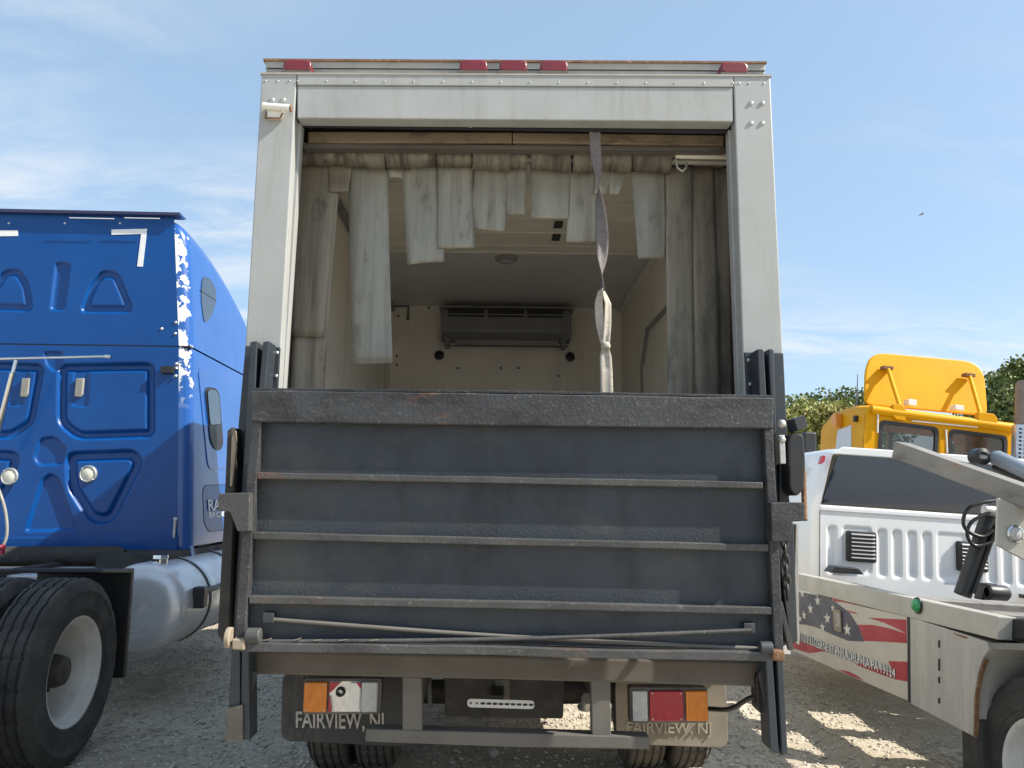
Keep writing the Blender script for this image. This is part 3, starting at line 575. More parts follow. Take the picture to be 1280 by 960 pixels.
sp = root('ratchet_strap', TF, 'twisted knotted webbing strap hanging in the open doorway, with sunlight painted on its lower half', 'strap')
YS = .1
def ribbon(keys, w, m, name, off=0):
    """keys: (px, py, twist degrees, width factor)"""
    P = []; n = 60
    K = np.array(keys, float); s = np.linspace(0, len(K)-1, n)
    for q in s:
        i = min(int(q), len(K)-2); t = q-i; t = t*t*(3-2*t) if False else t; px, py, tw, wf = K[i]*(1-t)+K[i+1]*t
        x, z = TF.y(px, py, YS+off); a = math.radians(tw)
        row = []
        for u in np.linspace(-1, 1, 5): row.append((x+u*w*wf/2*math.cos(a), YS+off+u*w*wf/2*math.sin(a)+.004*math.cos(u*3), z))
        P.append(row)
    return MB().grid(P).build(name, m, sp, smooth=60, solid=.0025)
ribbon([(743,158,5,1), (744.5,190,10,1), (747,215,40,1), (748,235,88,1), (750,260,130,1), (752.5,290,160,1.05), (753,315,190,1), (752,340,255,1), (752.5,365,290,.9)], .056, m_webd, 'webbing')
ribbon([(751,362,110,1), (748,380,150,.8), (750,405,165,.8), (755,428,190,.75), (757,436,200,.45)], .05, m_webl, 'webbing', .004)
ribbon([(754,362,70,1), (760,380,30,.75), (759.5,405,20,.75), (757.5,428,0,.7), (757,436,0,.4)], .05, m_webl, 'webbing', -.008)
ribbon([(756.5,434,0,.5), (757,446,0,.95), (758,465,8,1.02), (758.5,500,0,1.05)], .058, m_webl, 'webbing')
x, z = TF.y(757, 433, YS); MB().lathe([(-.016, .012), (-.01, .021), (.003, .024), (.014, .019), (.02, .011)], (x, YS-.004, z), 12, 2).build('knot', m_webl, sp, smooth=60)
# ================================================================== blue sleeper tractor
m_blue = mat('blue_truck_paint', (.002,.068,.27), (.0015,.055,.23), 2, .3, coat=.15, spec=.3, rvar=.05, bump=.03, bscale=6, dirt=[((.02,.08,.24), 5, .55, .8, (1,1,.5), .25)])
m_navy = mat('dark_blue_paint', (.008,.025,.13), None, 3, .3, coat=.5)
m_alu = mat('polished_tank', (.74,.75,.77), (.62,.63,.65), 3, .3, .35, stretch=(1,1,1), dirt=[((.35,.32,.27), 5, .55, .75, (1,1,1), .5)])
m_glass = mat('dark_glass', (.008,.016,.032), None, 3, .05, coat=1, rvar=.0)
m_chrome = mat('chrome', (.75,.75,.75), (.65,.65,.65), 10, .12, 1)
m_tape = mat('white_tape', (.8,.8,.8), (.72,.73,.75), 20, .4)
m_lampw = mat('cream_lamp', (.72,.7,.6), (.6,.58,.48), 20, .3, coat=.3)
m_vent = mat('grey_vent', (.32,.31,.27), (.24,.23,.2), 14, .6)
m_decal = mat('pale_lettering', (.75,.78,.78), None, 20, .5)
# peeling clear coat along the rear corner: white primer flakes over the blue
m_peel = mat('peeling_blue_paint', (.012,.09,.34), (.009,.075,.29), 2, .3, coat=.5, rvar=.05, dirt=[((.3,.42,.6), 30, .68, .75, (1,3,.12), .5)])
def add_peel(m):
    n = m.node_tree.nodes; l = m.node_tree.links; b = n['Principled BSDF']; src = b.inputs['Base Color'].links[0].from_socket
    tc = n.new('ShaderNodeTexCoord'); sp_ = n.new('ShaderNodeSeparateXYZ'); l.new(tc.outputs['Object'], sp_.inputs[0])
    no = n.new('ShaderNodeTexNoise'); no.inputs['Scale'].default_value = 9; no.inputs['Detail'].default_value = 8; no.inputs['Roughness'].default_value = .65; l.new(tc.outputs['Object'], no.inputs['Vector'])
    a = n.new('ShaderNodeMath'); a.operation = 'MULTIPLY_ADD'; a.inputs[1].default_value = -1.7; a.inputs[2].default_value = .51; l.new(sp_.outputs[1], a.inputs[0])
    s = n.new('ShaderNodeMath'); s.operation = 'ADD'; l.new(no.outputs[0], s.inputs[0]); l.new(a.outputs[0], s.inputs[1])
    gt = n.new('ShaderNodeMapRange'); gt.inputs[1].default_value = .96; gt.inputs[2].default_value = .975; l.new(s.outputs[0], gt.inputs[0])
    xx = n.new('ShaderNodeMapRange'); xx.inputs[1].default_value = .2; xx.inputs[2].default_value = .21; l.new(sp_.outputs[0], xx.inputs[0])
    zz = n.new('ShaderNodeMapRange'); zz.inputs[1].default_value = 2.3; zz.inputs[2].default_value = 2.7; l.new(sp_.outputs[2], zz.inputs[0])
    k = n.new('ShaderNodeMath'); k.operation = 'MULTIPLY'; l.new(gt.outputs[0], k.inputs[0]); l.new(xx.outputs[0], k.inputs[1])
    k2 = n.new('ShaderNodeMath'); k2.operation = 'MULTIPLY'; l.new(k.outputs[0], k2.inputs[0]); l.new(zz.outputs[0], k2.inputs[1])
    mx = n.new('ShaderNodeMix'); mx.data_type = 'RGBA'; l.new(k2.outputs[0], mx.inputs[0]); l.new(src, mx.inputs[6]); mx.inputs[7].default_value = (.78,.77,.72,1); l.new(mx.outputs[2], b.inputs['Base Color'])
add_peel(m_peel)
BF = Frame((-3.94, 6.8, 0), math.radians(1.2)); B = root('sleeper_truck', BF, 'blue sleeper cab road tractor with embossed rear wall and peeling corner paint', 'truck')
HW = 1.2; RC = .1
def bp(pts, y=0): return [BF.y(px, py, y) for px, py in pts]
ZR = BF.y(215, 268, 0)[1]; ZS = BF.y(222, 433, 0)[1]; ZB = BF.y(150, 686, 0)[1]
def hwz(z): return HW - .13*(z-ZS)/(ZR-ZS) if z > ZS else HW + .11*(ZS-z)/(ZS-ZB)
def shear(o):
    zm = sum(v.co.z for v in o.data.vertices)/len(o.data.vertices)
    for v in o.data.vertices: v.co.x += hwz(v.co.z)-hwz(zm)
    return o
def mirror(p): return [(-x, z) for x, z in p][::-1]
def emboss(z0, z1, feats, name, m, nx=250, hw=HW-RC):
    nz = int(nx*(z1-z0)/(2*hw)); X, Z = np.meshgrid(np.linspace(-hw, hw, nx), np.linspace(z0, z1, nz)); X = X/hw*(np.vectorize(hwz)(Z)-RC); H = np.zeros_like(X)
    for poly, d, soft, ring, r in feats:
        for q in (poly, mirror(poly)) if r else (poly,):
            s = sdf(q, X, Z); H += d*sst(soft, -soft, s)
            if ring: H -= d*.75*sst(soft, -soft, s+ring)
    return MB().grid(np.stack([X, H, Z], -1)).build(name, m, B, smooth=180, fix=False)
RND = lambda pts, r: rpoly(bp(pts), r, 6)
up = emboss(ZS+.006, ZR-.03, [
    (RND([(100,390), (166,390), (160,372), (147,341), (127,338), (112,356)], .06), .028, .012, .055, True),
    (RND([(63,387), (80,387), (87,330), (70,328)], .03), .026, .012, 0, False),
], 'sleeper_upper_wall', m_blue)
lowf = [
    (RND([(73,456), (192,454), (192,546), (96,549), (72,530)], .08), .045, .016, .06, True),
    (RND([(91,464), (110,464), (109,508), (90,508)], .03), .012, .008, 0, True),
    (RND([(82,566), (168,563), (178,578), (140,654), (112,654), (84,610)], .09), .045, .016, .075, True),
    (RND([(42,572), (50,548), (68,546), (82,562), (78,580), (48,582)], .04), .025, .012, 0, False),
    (RND([(32,664), (52,600), (62,592), (72,598), (94,662)], .03), .03, .015, 0, False),
    (RND([(54,440), (78,440), (76,462), (66,464), (58,456)], .03), .02, .01, 0, False),
]
low = emboss(ZB, ZS-.006, lowf, 'sleeper_lower_wall', m_blue)
def loft(name, m, ys, ztop, z0, hw, r=.12, closed=True):
    P = []
    for y in ys:
        ins = RC - math.sqrt(max(0, RC**2-(RC-min(y, RC))**2)); w = hw - ins; zt = ztop(y)
        pts = [(-w, z0 + (zt-r-z0)*t) for t in np.linspace(0, 1, 6)] + [(-w+r-r*math.cos(a), zt-r+r*math.sin(a)) for a in np.linspace(.2, math.pi/2, 6)]
        pts += [(-x, z) for x, z in pts[::-1]]
        P.append([(x + (hwz(z)-HW)*(1 if x > 0 else -1), y, z) for x, z in pts])
    return MB().grid(P).build(name, m, B, smooth=50)
ys = [0, .008, .025, .05, .075, RC, .15, .3, .5, .75, 1.0, 1.3, 1.6, 1.9, 2.2, 2.5]
def roofz(y): return ZR - .03 - .14*y*y
loft('sleeper_upper_side', m_peel, ys, roofz, ZS+.006, HW, .2)
ls = loft('sleeper_side', m_peel, [0, .008, .025, .05, .075, RC, .5, 1.2, 2.0], lambda y: ZS-.006, ZB+.02, HW, .01)
MB().box(-HW+.02, HW-.02, .05, 2.0, ZB, ZB+.03).build('sleeper_floor', m_navy, B)
MB().prism([(2.0, ZB), (3.0, ZB-.1), (4.6, .6), (4.9, .6), (4.9, 1.3), (4.5, 1.75), (3.1, 1.95), (2.25, 3.2), (2.0, 3.3)], -HW+.05, HW-.05, 0).build('cab_and_hood', m_blue, B, .05)
vz = MB().prism([(-.06, ZR), (-.05, ZR-.028), (.06, ZR-.03), (.12, ZR)], -HW+.16, HW-.155, 0).build('roof_visor', m_navy, B, .004)
MB().prism([(-HW, ZS-.008), (HW, ZS-.008), (HW, ZS+.008), (-HW, ZS+.008)], .004, .05).build('seam', m_dark, B)
for px in (11, 81, 150):
    x, z = BF.y(px, 279, -.001); MB().dome((x, -.001, z), .012, 1, -1, .5, 8).build('bolt', m_bolt, up)
for a, b in ((87, 143), (156, 200)):
    (x0, z0), (x1, _) = BF.y(a, 272.6, -.055), BF.y(b, 273, -.055); MB().box(x0, x1, -.064, -.058, z0-.003, z0+.004).build('chipped_edge', m_white, vz)
for q in ([(139.5,287), (184,286), (178.5,333.5), (171.5,333), (176.5,292.5), (139.5,293.5)], [(-22,288), (22.5,288), (22.5,295), (-15,295.5), (-19,333), (-27,333)]):
    MB().prism(bp(q, -.002), -.004, -.001).build('reflective_tape', m_tape, up)
for px in (100.5, 33):
    x, z = BF.y(px, 485, .03); MB().prism([(x-.03, z-.08), (x+.02, z-.085), (x+.035, z-.06), (x+.035, z+.085), (x-.03, z+.08)], -.005, .06).build('vent', m_vent, low, .006)
for px, py in ((111,592.5), (13,595.5)):
    x, z = BF.y(px, py, .01)
    rg = MB().lathe([(.03, .075), (-.012, .074), (-.018, .066), (-.012, .058)], (x, .005, z), 24, 1).build('work_lamp', m_bolt, low, smooth=40)
    MB().lathe([(-.01, .058), (-.02, .03), (-.022, .001)], (x, .006, z), 24, 1).build('lens', m_lampw, rg, smooth=60)
    for k in range(4):
        a = .8+k*math.pi/2; MB().dome((x+.067*math.cos(a), -.014, z+.067*math.sin(a)), .006, 1, -1, .6, 6).build('screw', m_refl, rg)
# hinge bolts and door latch at the rear corner
for px, py in ((202,411), (219,417), (219.5,403)):
    x, z = BF.y(px, py, -.002); MB().dome((x, -.002, z), .014, 1, -1, .6, 8).build('bolt', m_bolt, up)
x, z = BF.y(212, 463, -.01); MB().box(x-.07, x+.045, -.04, -.002, z-.03, z+.035).build('latch', m_black, low, .006)
for dz in (.06, .02, -.05): MB().dome((x+.055, -.01, z+dz), .016, 1, -1, .7, 8).build('latch_bolt', m_bolt, low)
x, z = BF.y(219, 660, -.01); MB().tube([(x, -.02, z+.07), (x, -.025, z-.07)], .012, 8).dome((x, -.02, z+.075), .02, 1, -1, .6, 8).dome((x, -.02, z-.075), .02, 1, -1, .6, 8).build('door_check', m_bolt, low, smooth=50)
MB().prism(bp([(0,672), (222,668), (222,690), (0,694)], -.02), -.03, .02).build('sill', m_blue, low, .008)
# side windows and door on the right flank
def side(pts, x): return [BF.x(px, py, x) for px, py in pts]
XS = HW-.06
tw = shear(MB().prism(rpoly(side([(251,405), (250,375), (254,350), (258,345), (266,349), (272,362), (270,378), (262,395)], XS), .07), XS-.004, XS+.002, 0).build('side_window', m_glass, B))
shear(MB().prism(side([(250.6,362), (250.6,363.2), (270.5,377), (270.5,375.8)], XS+.003), XS+.001, XS+.004, 0).build('window_bar', m_black, tw))
XS = HW+.002+.035
fr1 = rpoly(side([(250.5,460), (277,463), (282,475), (283,580), (279,586), (258,587), (255,580)], XS), .06); 
wf = shear(MB().prism(fr1, XS-.002, XS+.012, 0).build('window_surround', m_peel, B, .008))
shear(MB().prism(rpoly(side([(258,488), (262,483.5), (272,485), (276,492), (277,555), (273,563), (266,562), (261,552)], XS+.012), .06), XS+.006, XS+.018, 0).build('window_frame', m_black, wf, .004))
shear(MB().prism(rpoly(side([(260,490), (263,487), (271,488), (274,494), (274.5,530), (261,531)], XS+.018), .04), XS+.016, XS+.021, 0).build('pane', m_glass, wf))
shear(MB().prism(rpoly(side([(261.5,534), (274.5,533), (275,553), (272,558), (267,557), (263,550)], XS+.018), .04), XS+.016, XS+.021, 0).build('pane', m_glass, wf))
XS = HW+.002+.082
dr = rpoly(side([(253,613), (257,606), (288,605), (296,608), (296,661), (258,665.5), (252.5,655)], XS), .05)
db = shear(MB().prism(dr, XS-.002, XS+.003, 0).build('locker_seal', m_black, B))
c_ = np.mean(dr, 0); shear(MB().prism([tuple(c_+(np.array(p)-c_)*.965) for p in dr], XS, XS+.006, 0).build('locker_door', m_blue, db))
def side_text(fr, txt, px0, px1, pyb0, pyb1, pyt, x, m, p, bold=.02):
    return letters(fr, txt, px0, px1, pyb0, pyb1, pyt, x, -.002, m, p, 'lettering', bold, 0)
shear(side_text(BF, 'RAIL', 260.5, 283, 638.5, 637, 624, XS+.014, m_decal, db)); shear(side_text(BF, 'BROKERS', 261, 292, 647.5, 645, 640, XS+.014, m_decal, db))
shear(MB().prism(side([(240,692), (300,676), (300,681), (240,705)], HW+.1), HW+.04, HW+.112, 0).build('side_skirt', m_blue, B, .01))
for py in (668, 676): shear(MB().prism(side([(247,py+7), (300,py-6), (300,py-5.4), (247,py+7.8)], XS), XS-.001, XS+.001, 0).build('skirt_seam', m_black, B))
MB().prism(bp([(212,684), (238,682), (241,700), (226,702), (213,694)], .02), .0, .1).build('skirt_end', m_blue, B, .01)
# chrome cable bar, gas strut and air hoses behind the cab
(x0, z0), (x1, z1) = BF.y(-40, 449.5, -.3), BF.y(139, 446, -.3)
cbr = MB().tube([(x0, -.3, z0), (x1-.04, -.3, z1+.003), (x1, -.3, z1)], .012, 10).build('hose_bar', m_chrome, B, smooth=50)
MB().tube([(x1-.05, -.3, z1+.002), (x1, -.3, z1)], .019, 10).build('end_fitting', m_chrome, cbr, smooth=50)
(x0, z0), (x1, z1), (x2, z2) = BF.y(20, 450, -.3), BF.y(16, 466, -.3), BF.y(-8, 560, -.2)
MB().tube([(x0, -.3, z0), (x1, -.3, z1)], .014, 8).build('clamp', m_chrome, cbr); MB().tube([(x1, -.3, z1), (x2, -.2, z2)], [.022, .024], 10).build('tether_spring', m_chrome, cbr, smooth=50)
(x0, z0), (x1, z1), (x2, z2), (x3, z3) = BF.y(-6, 600, -.5), BF.y(6, 636, -.5), BF.y(8.5, 668, -.5), BF.y(0, 690, -.5)
MB().tube(curve([(x0, -.5, z0), (x1, -.5, z1), (x2, -.5, z2), (x3, -.5, z3)]), .012, 8).build('air_line', m_vent, B, smooth=60)
for px, py in ((3,684), (2,690)):
    x, z = BF.y(px, py, -.52); MB().lathe([(-.02, .001), (-.015, .02), (.015, .02), (.02, .001)], (x, -.52, z), 12, 0).build('gladhand', m_red, B, smooth=50)
# frame, catwalk, exhaust, fender, tank
(x0, z0), (x1, _) = BF.y(-60, 695, -.35), BF.y(152, 695, -.35)
MB().tube([(-1.1, -.3, z0), (x1-.06, -.3, z0+.01), (x1, -.3, z0+.005)], [.07,.07,.05], 16).build('exhaust_pipe', m_rusty if False else m_chassis, B, smooth=50)
for s in (-.45, .35): MB().box(s, s+.09, -4.4, 4.2, .72, 1.0).build('frame_rail', m_chassis, B, .01)
zc2 = BF.y(60, 713, -.7)[1]; MB().box(-.9, BF.y(118, 713, -.7)[0], -1.1, -.35, zc2-.03, zc2).build('catwalk', m_alu, B, .006)
WY = -2.12; WX = BF.hit(97, 838, 1, WY).x
fe = MB().prism([(WY+.62, .35), (WY+.66, .35), (WY+.66, 1.05), (WY+.2, 1.085), (WY+.2, 1.06), (WY+.62, 1.02)], WX-.62, WX+.0, 0).build('quarter_fender', m_black, B, .006)
w0 = wheel(B, (WX-.13, WY, .525), .27, .525, .29, 1, m_rim, 40, sip=3, hubr=.13)
w1 = wheel(B, (WX-.47, WY, .525), .27, .525, .29, -1, m_rim, 40, sip=3, hub=False)
MB().tube([(-WX, WY, .52), (-.25, WY, .52), (0, WY, .54), (.25, WY, .52), (WX-.3, WY, .52)], [.08,.09,.22,.09,.08], 12).build('axle', m_chassis, B, smooth=50)
for dy in (-1.32,):
    for w in (w0, w1): c = copy_tree(w, B); c.location.y += dy
for dy in (0, -1.32): 
    c = copy_tree(w1, B); c.location = (-2*WX+.94, dy, 0); c = copy_tree(w1, B); c.location = (-2*WX+.6, dy, 0)
TY0, TY1 = -.85, 1.5
tcx, tcz = BF.y(172, 762, TY0); TR = .335; tcx = BF.x(215, 770, 0)[0] if False else tcx
prof = [(TY0+.03, .001), (TY0+.01, TR*.6), (TY0+.02, TR*.9), (TY0+.05, TR*.985), (TY0+.09, TR), (TY1-.09, TR), (TY1, TR*.9), (TY1, .001)]
tk = MB().lathe(prof, (tcx, 0, tcz), 48, 1).build('fuel_tank', m_alu, B, smooth=50)
for y in (-.25, .55, 1.25):
    MB().lathe([(y-.035, TR+.001), (y-.035, TR+.008), (y+.035, TR+.008), (y+.035, TR+.001)], (tcx, 0, tcz), 48, 1).build('tank_strap', m_black, tk, smooth=40)
    MB().lathe([(y-.012, TR+.009), (y-.012, TR+.012), (y+.012, TR+.012), (y+.012, TR+.009)], (tcx, 0, tcz), 48, 1).build('strap_band', m_alu, tk, smooth=40)
v = BF.y(192, 711, TY0+.22); MB().lathe([(-.03, .055), (.02, .055), (.025, .06), (.05, .058), (.055, .001)], (tcx+.06, TY0+.2, tcz+TR-.0), 20, 2).build('filler_cap', m_chrome, tk, smooth=40)
xs = tcx+TR*.93+.07
st = MB().tube([(xs, TY0+.28, tcz+.1), (xs, TY1, tcz+.1)], .022, 10).build('step_bar', m_black, tk, smooth=50)
MB().box(xs-.06, xs+.03, TY0+.2, TY0+.3, tcz-.02, tcz+.14).build('step_bracket', m_black, tk, .01)
MB().box(tcx-.5, tcx+.05, TY0+.35, TY1, tcz+TR-.12, tcz+TR+.05).build('tank_bracket', m_chassis, B)

# ================================================================== tow truck
m_twhite = mat('white_truck_paint', (.74,.75,.76), (.66,.67,.68), 2, .25, coat=.6, rvar=.05, dirt=[((.5,.48,.44), 5, .62, .85, (1,1,.3), .3)])
m_rail2 = mat('cream_aluminium_rail', (.46,.445,.4), (.38,.365,.325), 4, .4, .1, bump=.06, bscale=20, dirt=[((.3,.26,.2), 9, .62, .8, (1,.4,1), .4)])
m_alup = mat('scuffed_aluminium', (.5,.49,.46), (.38,.375,.35), 5, .45, .25, stretch=(1,2,.3), bump=.1, dirt=[((.36,.34,.3), 16, .56, .74, (1,1.5,.25), .6), (RUST, 9, .72, .8, (1,1,1), .8)])
m_panel = mat('decal_white_panel', (.55,.52,.45), (.48,.45,.39), 5, .45, dirt=[((.4,.37,.31), 6, .58, .8, (1,.5,1), .4)])
m_dred = mat('decal_red', (.42,.03,.045), (.33,.02,.035), 6, .45); m_dnavy = mat('decal_navy', (.075,.075,.105), (.055,.055,.08), 6, .45)
m_star = mat('decal_star', (.68,.66,.6), None, 20, .5); m_outl = mat('decal_letter_shadow', (.06,.05,.05), None, 20, .5)
m_boom = mat('rusting_grey_steel', (.25,.24,.225), (.17,.16,.15), 6, .6, .1, stretch=(1,.3,1), bump=.3, dirt=[((.3,.16,.09), 8, .6, .76, (1,.4,1), .7), ((.09,.085,.08), 12, .58, .72, (1,.3,1), .6)])
m_green = mat('green_lens', (.01,.3,.1), (.01,.22,.07), 30, .2, coat=.6)
m_gcyl = mat('grey_cylinder_paint', (.23,.27,.32), (.19,.22,.26), 5, .35)
RW = .06
WF = Frame((2.277, 5.17, float(gh(2.277, 5.17))), 0, RW)
WQ = lambda Yw: Yw*1.1-5.17
Wt = root('tow_truck', WF, 'white tow truck with a flag decal on its side locker and a steel boom', 'tow truck')
def wx(pts, x=0): return [WF.x(px, py, x) for px, py in pts]
def wy(pts, y): return [WF.y(px, py, y) for px, py in pts]
rl = MB().prism(wx([(990,715.5), (1247,770.5), (1246,799.5), (990,735)]), 0, .09, 0).build('side_rail', m_rail2, Wt, .004)
y0_ = WF.x(990, 715, 0)[0]; y1_ = WF.x(1247, 770, 0)[0]; zr = WF.x(1130, 745, 0)[1]
for xa, xb in ((.09, .5), (1.8, 2.2)): MB().box(xa, xb, y1_-1.2, y0_, zr-.10, zr-.07).build('locker_top', m_beam, Wt)
for xa in (.78, 1.45): MB().box(xa, xa+.09, y1_-1.2, y0_+1.6, zr-.42, zr-.2).build('frame_rail', m_chassis, Wt, .008)
for i in range(5): MB().box(.5, 1.8, y1_-.8+i*.66, y1_-.62+i*.66, zr-.19, zr-.1).build('cross_member', m_boom, Wt, .006)
MB().box(2.2, 2.3, y1_-1.2, y0_, zr-.6, zr).build('far_side', m_alup, Wt)
pn = MB().prism(wx([(989,738), (1133.5,770.5), (1134.5,876), (988,812.5)], .006), .006, .05, 0).build('locker_panel', m_panel, Wt, .003)
MB().prism(wx([(1134,770), (1137,771), (1138,879), (1135,877)], .002), .002, .05, 0).build('locker_seam', m_dark, Wt)
lk = MB().prism(wx([(1137,771), (1233,802), (1235,813), (1229,822), (1222,843), (1218,870), (1216.5,920.5), (1138,879.5)], .004), .004, .3, 0).build('locker_door', m_alup, Wt, .004)
for q in ((831, 15), (850, 8), (876, 7), (805, 9)):
    MB().prism(wx([(1173,q[0]-q[1]/2), (1175,q[0]-q[1]/2), (1175,q[0]+q[1]/2), (1173,q[0]+q[1]/2)], .003), .001, .003, 0).build('slot', m_dark, lk)
MB().prism(wx([(1192,791), (1210,796.5), (1208,798.5), (1194,793.5)], .003), .002, .0039, 0).build('scratch', m_rusty, lk)
MB().prism(wx([(1226,832), (1230,824), (1231.5,824), (1225,841), (1220,866), (1218,922), (1216.5,921), (1218,870)], .0), 0, .02, 0).build('arch_edge', m_rusty, Wt)
# flag decal: pieces of vinyl laid on the panel
def dec(pts, m, name, lvl=0): return MB().prism(wx(pts, .005-lvl*.0012), .0049-lvl*.0012, .0058, 0).build(name, m, pn)
dec([(996,739), (1008,741), (1041,750), (1062,766), (1074,785), (1080,802), (1060,801), (1040,793), (1020,784), (1008,781), (995.5,780)], m_dnavy, 'flag_field')
dec([(1039,747), (1055,749), (1077,754.5), (1068,755.2), (1052,752.5), (1043,752)], m_dred, 'flag_stripe')
dec([(1055,762), (1068,765), (1073,768), (1064,766)], m_dred, 'flag_stripe')
dec([(1084,772), (1133,774.5), (1133,792), (1120,785), (1104,778)], m_dred, 'flag_stripe')
dec([(1072,781), (1090,781), (1110,785), (1133,792), (1133.5,804), (1110,802.5), (1080,801), (1077,792)], m_dred, 'flag_stripe')
dec([(1110,826.5), (1134,827), (1134,852), (1118,849), (1098,842), (1083,836), (1073,832), (1063,825), (1085,832), (1118,842)], m_dred, 'flag_stripe')
dec([(990,800), (1003,802), (1020,809), (1040,815), (1026,814.5), (1012,816.5), (1000,813), (990,810)], m_dred, 'flag_stripe')
dec([(1048,837), (1060,839), (1072,845), (1080,851), (1064,845)], m_dred, 'flag_stripe')
def star(px, py, r):
    a = WF.x(px, py, .003); R = r; pts = []
    for i in range(10):
        rr = R if i % 2 == 0 else R*.42; t = math.pi/2 + i*math.pi/5 + .15; pts.append((a[0]-rr*1.35*math.cos(t), a[1]+rr*math.sin(t)))
    MB().prism(pts, .0026, .0036, 0).build('star', m_star, pn)
for px, py, r in ((1003,742,.034), (1022,751,.038), (997.5,751,.032), (1013,761,.04), (1005,769,.035), (1000,773,.028), (1034,773,.042), (1028,784,.036), (1059,787,.045), (1041,760,.026)): star(px, py, r)
mp_ = MB().prism(rpoly(wx([(1042,761), (1051,763), (1052.5,791), (1043.5,788)], .0), .015), -.008, .003, 0).build('marker_lamp', m_tan, pn, .003)
MB().prism(wx([(1044.3,766), (1049.5,767), (1050.3,785), (1045.2,783)], -.008), -.0095, -.0075, 0).build('lens', m_letter, mp_)
for dx, m, dd in ((.7, m_outl, 0.0), (0, m_decal, .0012)):
    o = letters(WF, '4112 E LUZERNE ST PHILADELPHIA PA 19124', 998+dx, 1119+dx, 800+dx*.5, 848+dx*.5, 790+dx*.4, .0035-dd, .0008, m, pn, 'lettering', .03 if dd == 0 else .008, 0)
# arch liner, upper frame, rear wheel
ya, za = WF.x(1218, 900, .1)
MB().box(.3, .34, ya-1.3, ya, .25, zr-.1).build('wheel_well', m_chassis, Wt); MB().prism(wx([(1234,803), (1330,806), (1330,815), (1235,812)], .02), .02, .07, 0).build('fender_rail', m_boom, Wt, .004)
MB().box(.02, .32, ya-.16, ya-.012, .33, .62).build('splash_guard', m_chassis, Wt, .02)
MB().prism(wx([(1247.5,772), (1340,776), (1340,802), (1247.5,800)], .07), .07, .1, 0).build('tool_tray', m_dark, Wt, .01)
wy_, wz_ = WF.x(1306, 950, .1); 
wheel(Wt, (.2, wy_, .44), .26, .45, .25, -1, m_rim, 40, hub=True, dual=True, hubr=.1)
c_wh = wheel(Wt, (2.05, wy_, .44), .26, .45, .25, 1, m_rim, 40, hub=False)
v = WF.x(1148, 757, 0)
gl = MB().lathe([(-.0, .036), (-.012, .036), (-.03, .026), (-.036, .001)], (0, v[0], v[1]), 20, 0).build('green_marker_lamp', m_green, Wt, smooth=60)
MB().lathe([(-.002, .045), (-.008, .045), (-.008, .036)], (0, v[0], v[1]), 20, 0).build('rubber_ring', m_black, gl, smooth=40)
# cab: back wall with pressed ribs, window, roof and flank
CYB = 1.03
def cp(px, py): return WF.y(px, py, CYB)
cxl, czb = cp(1022, 722); zt_ = cp(1100, 561)[1]; zw0 = cp(1100, 636)[1]; cxr = cxl+1.95
yR = CYB+1.6
sect = [(cxl+.0, .66), (cxl-.0, 1.15), (cxl+.0, zw0-.02), (cxl+.10, zt_-.07), (cxl+.16, zt_-.015), (cxl+.3, zt_)]
sect = sect + [(2*cxl+1.95-x, z) for x, z in sect[::-1]]
nzz = len(sect)
cabP = [[(cxl+(x-cxl)*1+ (0 if y > CYB+.02 else .012*(1 if x < cxl+1 else -1)), y, z-(.0 if y > CYB+.03 else .012)) for x, z in sect] for y in (CYB, CYB+.03, CYB+.2, CYB+.9, CYB+1.6)]
cabo = MB().grid(cabP).build('cab_shell', m_twhite, Wt, smooth=40)
MB().prism([(x, z) for x, z in sect], yR, yR+.03).build('cab_front', m_twhite, Wt)
MB().prism([(yR, .5), (yR+1.5, .5), (yR+1.5, 1.05), (yR+.5, 1.25), (yR, 1.3)], cxl+.05, cxr-.05, 0).build('hood', m_twhite, Wt, .05)
# ribbed panel under the window
zp0, zp1 = cp(1040, 735)[1]-.25, zw0-.035
Xp, Zp = np.meshgrid(np.linspace(cxl+.01, cxr-.01, 260), np.linspace(zp0, zp1, 60)); Hp = np.zeros_like(Xp)
zra, zrb = cp(1040, 716)[1], cp(1040, 657)[1]; x_ = cxl+.07; k = 0
while x_ < cxr-.15:
    wv = .115 if k in (1, 6) else .07
    if k not in (1, 6) : Hp += .014*sst(.008, -.008, sdf(rrect(x_, x_+wv, zra, zrb-.01, .02), Xp, Zp))
    else: wv = .23; Hp += .008*sst(.01, -.01, sdf(rrect(x_, x_+wv, zra+.01, zrb, .03), Xp, Zp))
    x_ += wv+.05; k += 1
MB().grid(np.stack([Xp, CYB-.02+Hp, Zp], -1)).build('ribbed_back_panel', m_twhite, Wt, smooth=180, fix=False)
MB().prism([(CYB-.03, zw0-.045), (CYB+.02, zw0-.045), (CYB+.02, zw0+.0), (CYB-.012, zw0+.002), (CYB-.03, zw0-.012)], cxl+.01, cxr-.01, 0).build('belt_moulding', m_twhite, Wt, .006)
gw = [(cp(1030,631)), cp(1046,574), cp(1300,588), cp(1330,652)]
gw = [(cxl+.03, zw0+.015), (cxl+.155, zt_-.075), (cxr-.155, zt_-.075), (cxr-.03, zw0+.015)]
wnd = MB().prism(rpoly(gw, .04), CYB-.008, CYB+.012).build('rear_window', m_glass, Wt)
MB().prism([(cxl+.1, zt_-.07), (cxr-.1, zt_-.07), (cxr-.2, zt_-.004), (cxl+.2, zt_-.004)], CYB-.006, CYB+.03).build('roof_edge', m_twhite, Wt, .01)
bx_, bz_ = cp(1124, 569); MB().box(bx_-.03, bx_+.12, CYB-.03, CYB-.005, bz_-.02, bz_+.02).build('high_brake_lamp', m_white, Wt, .006)
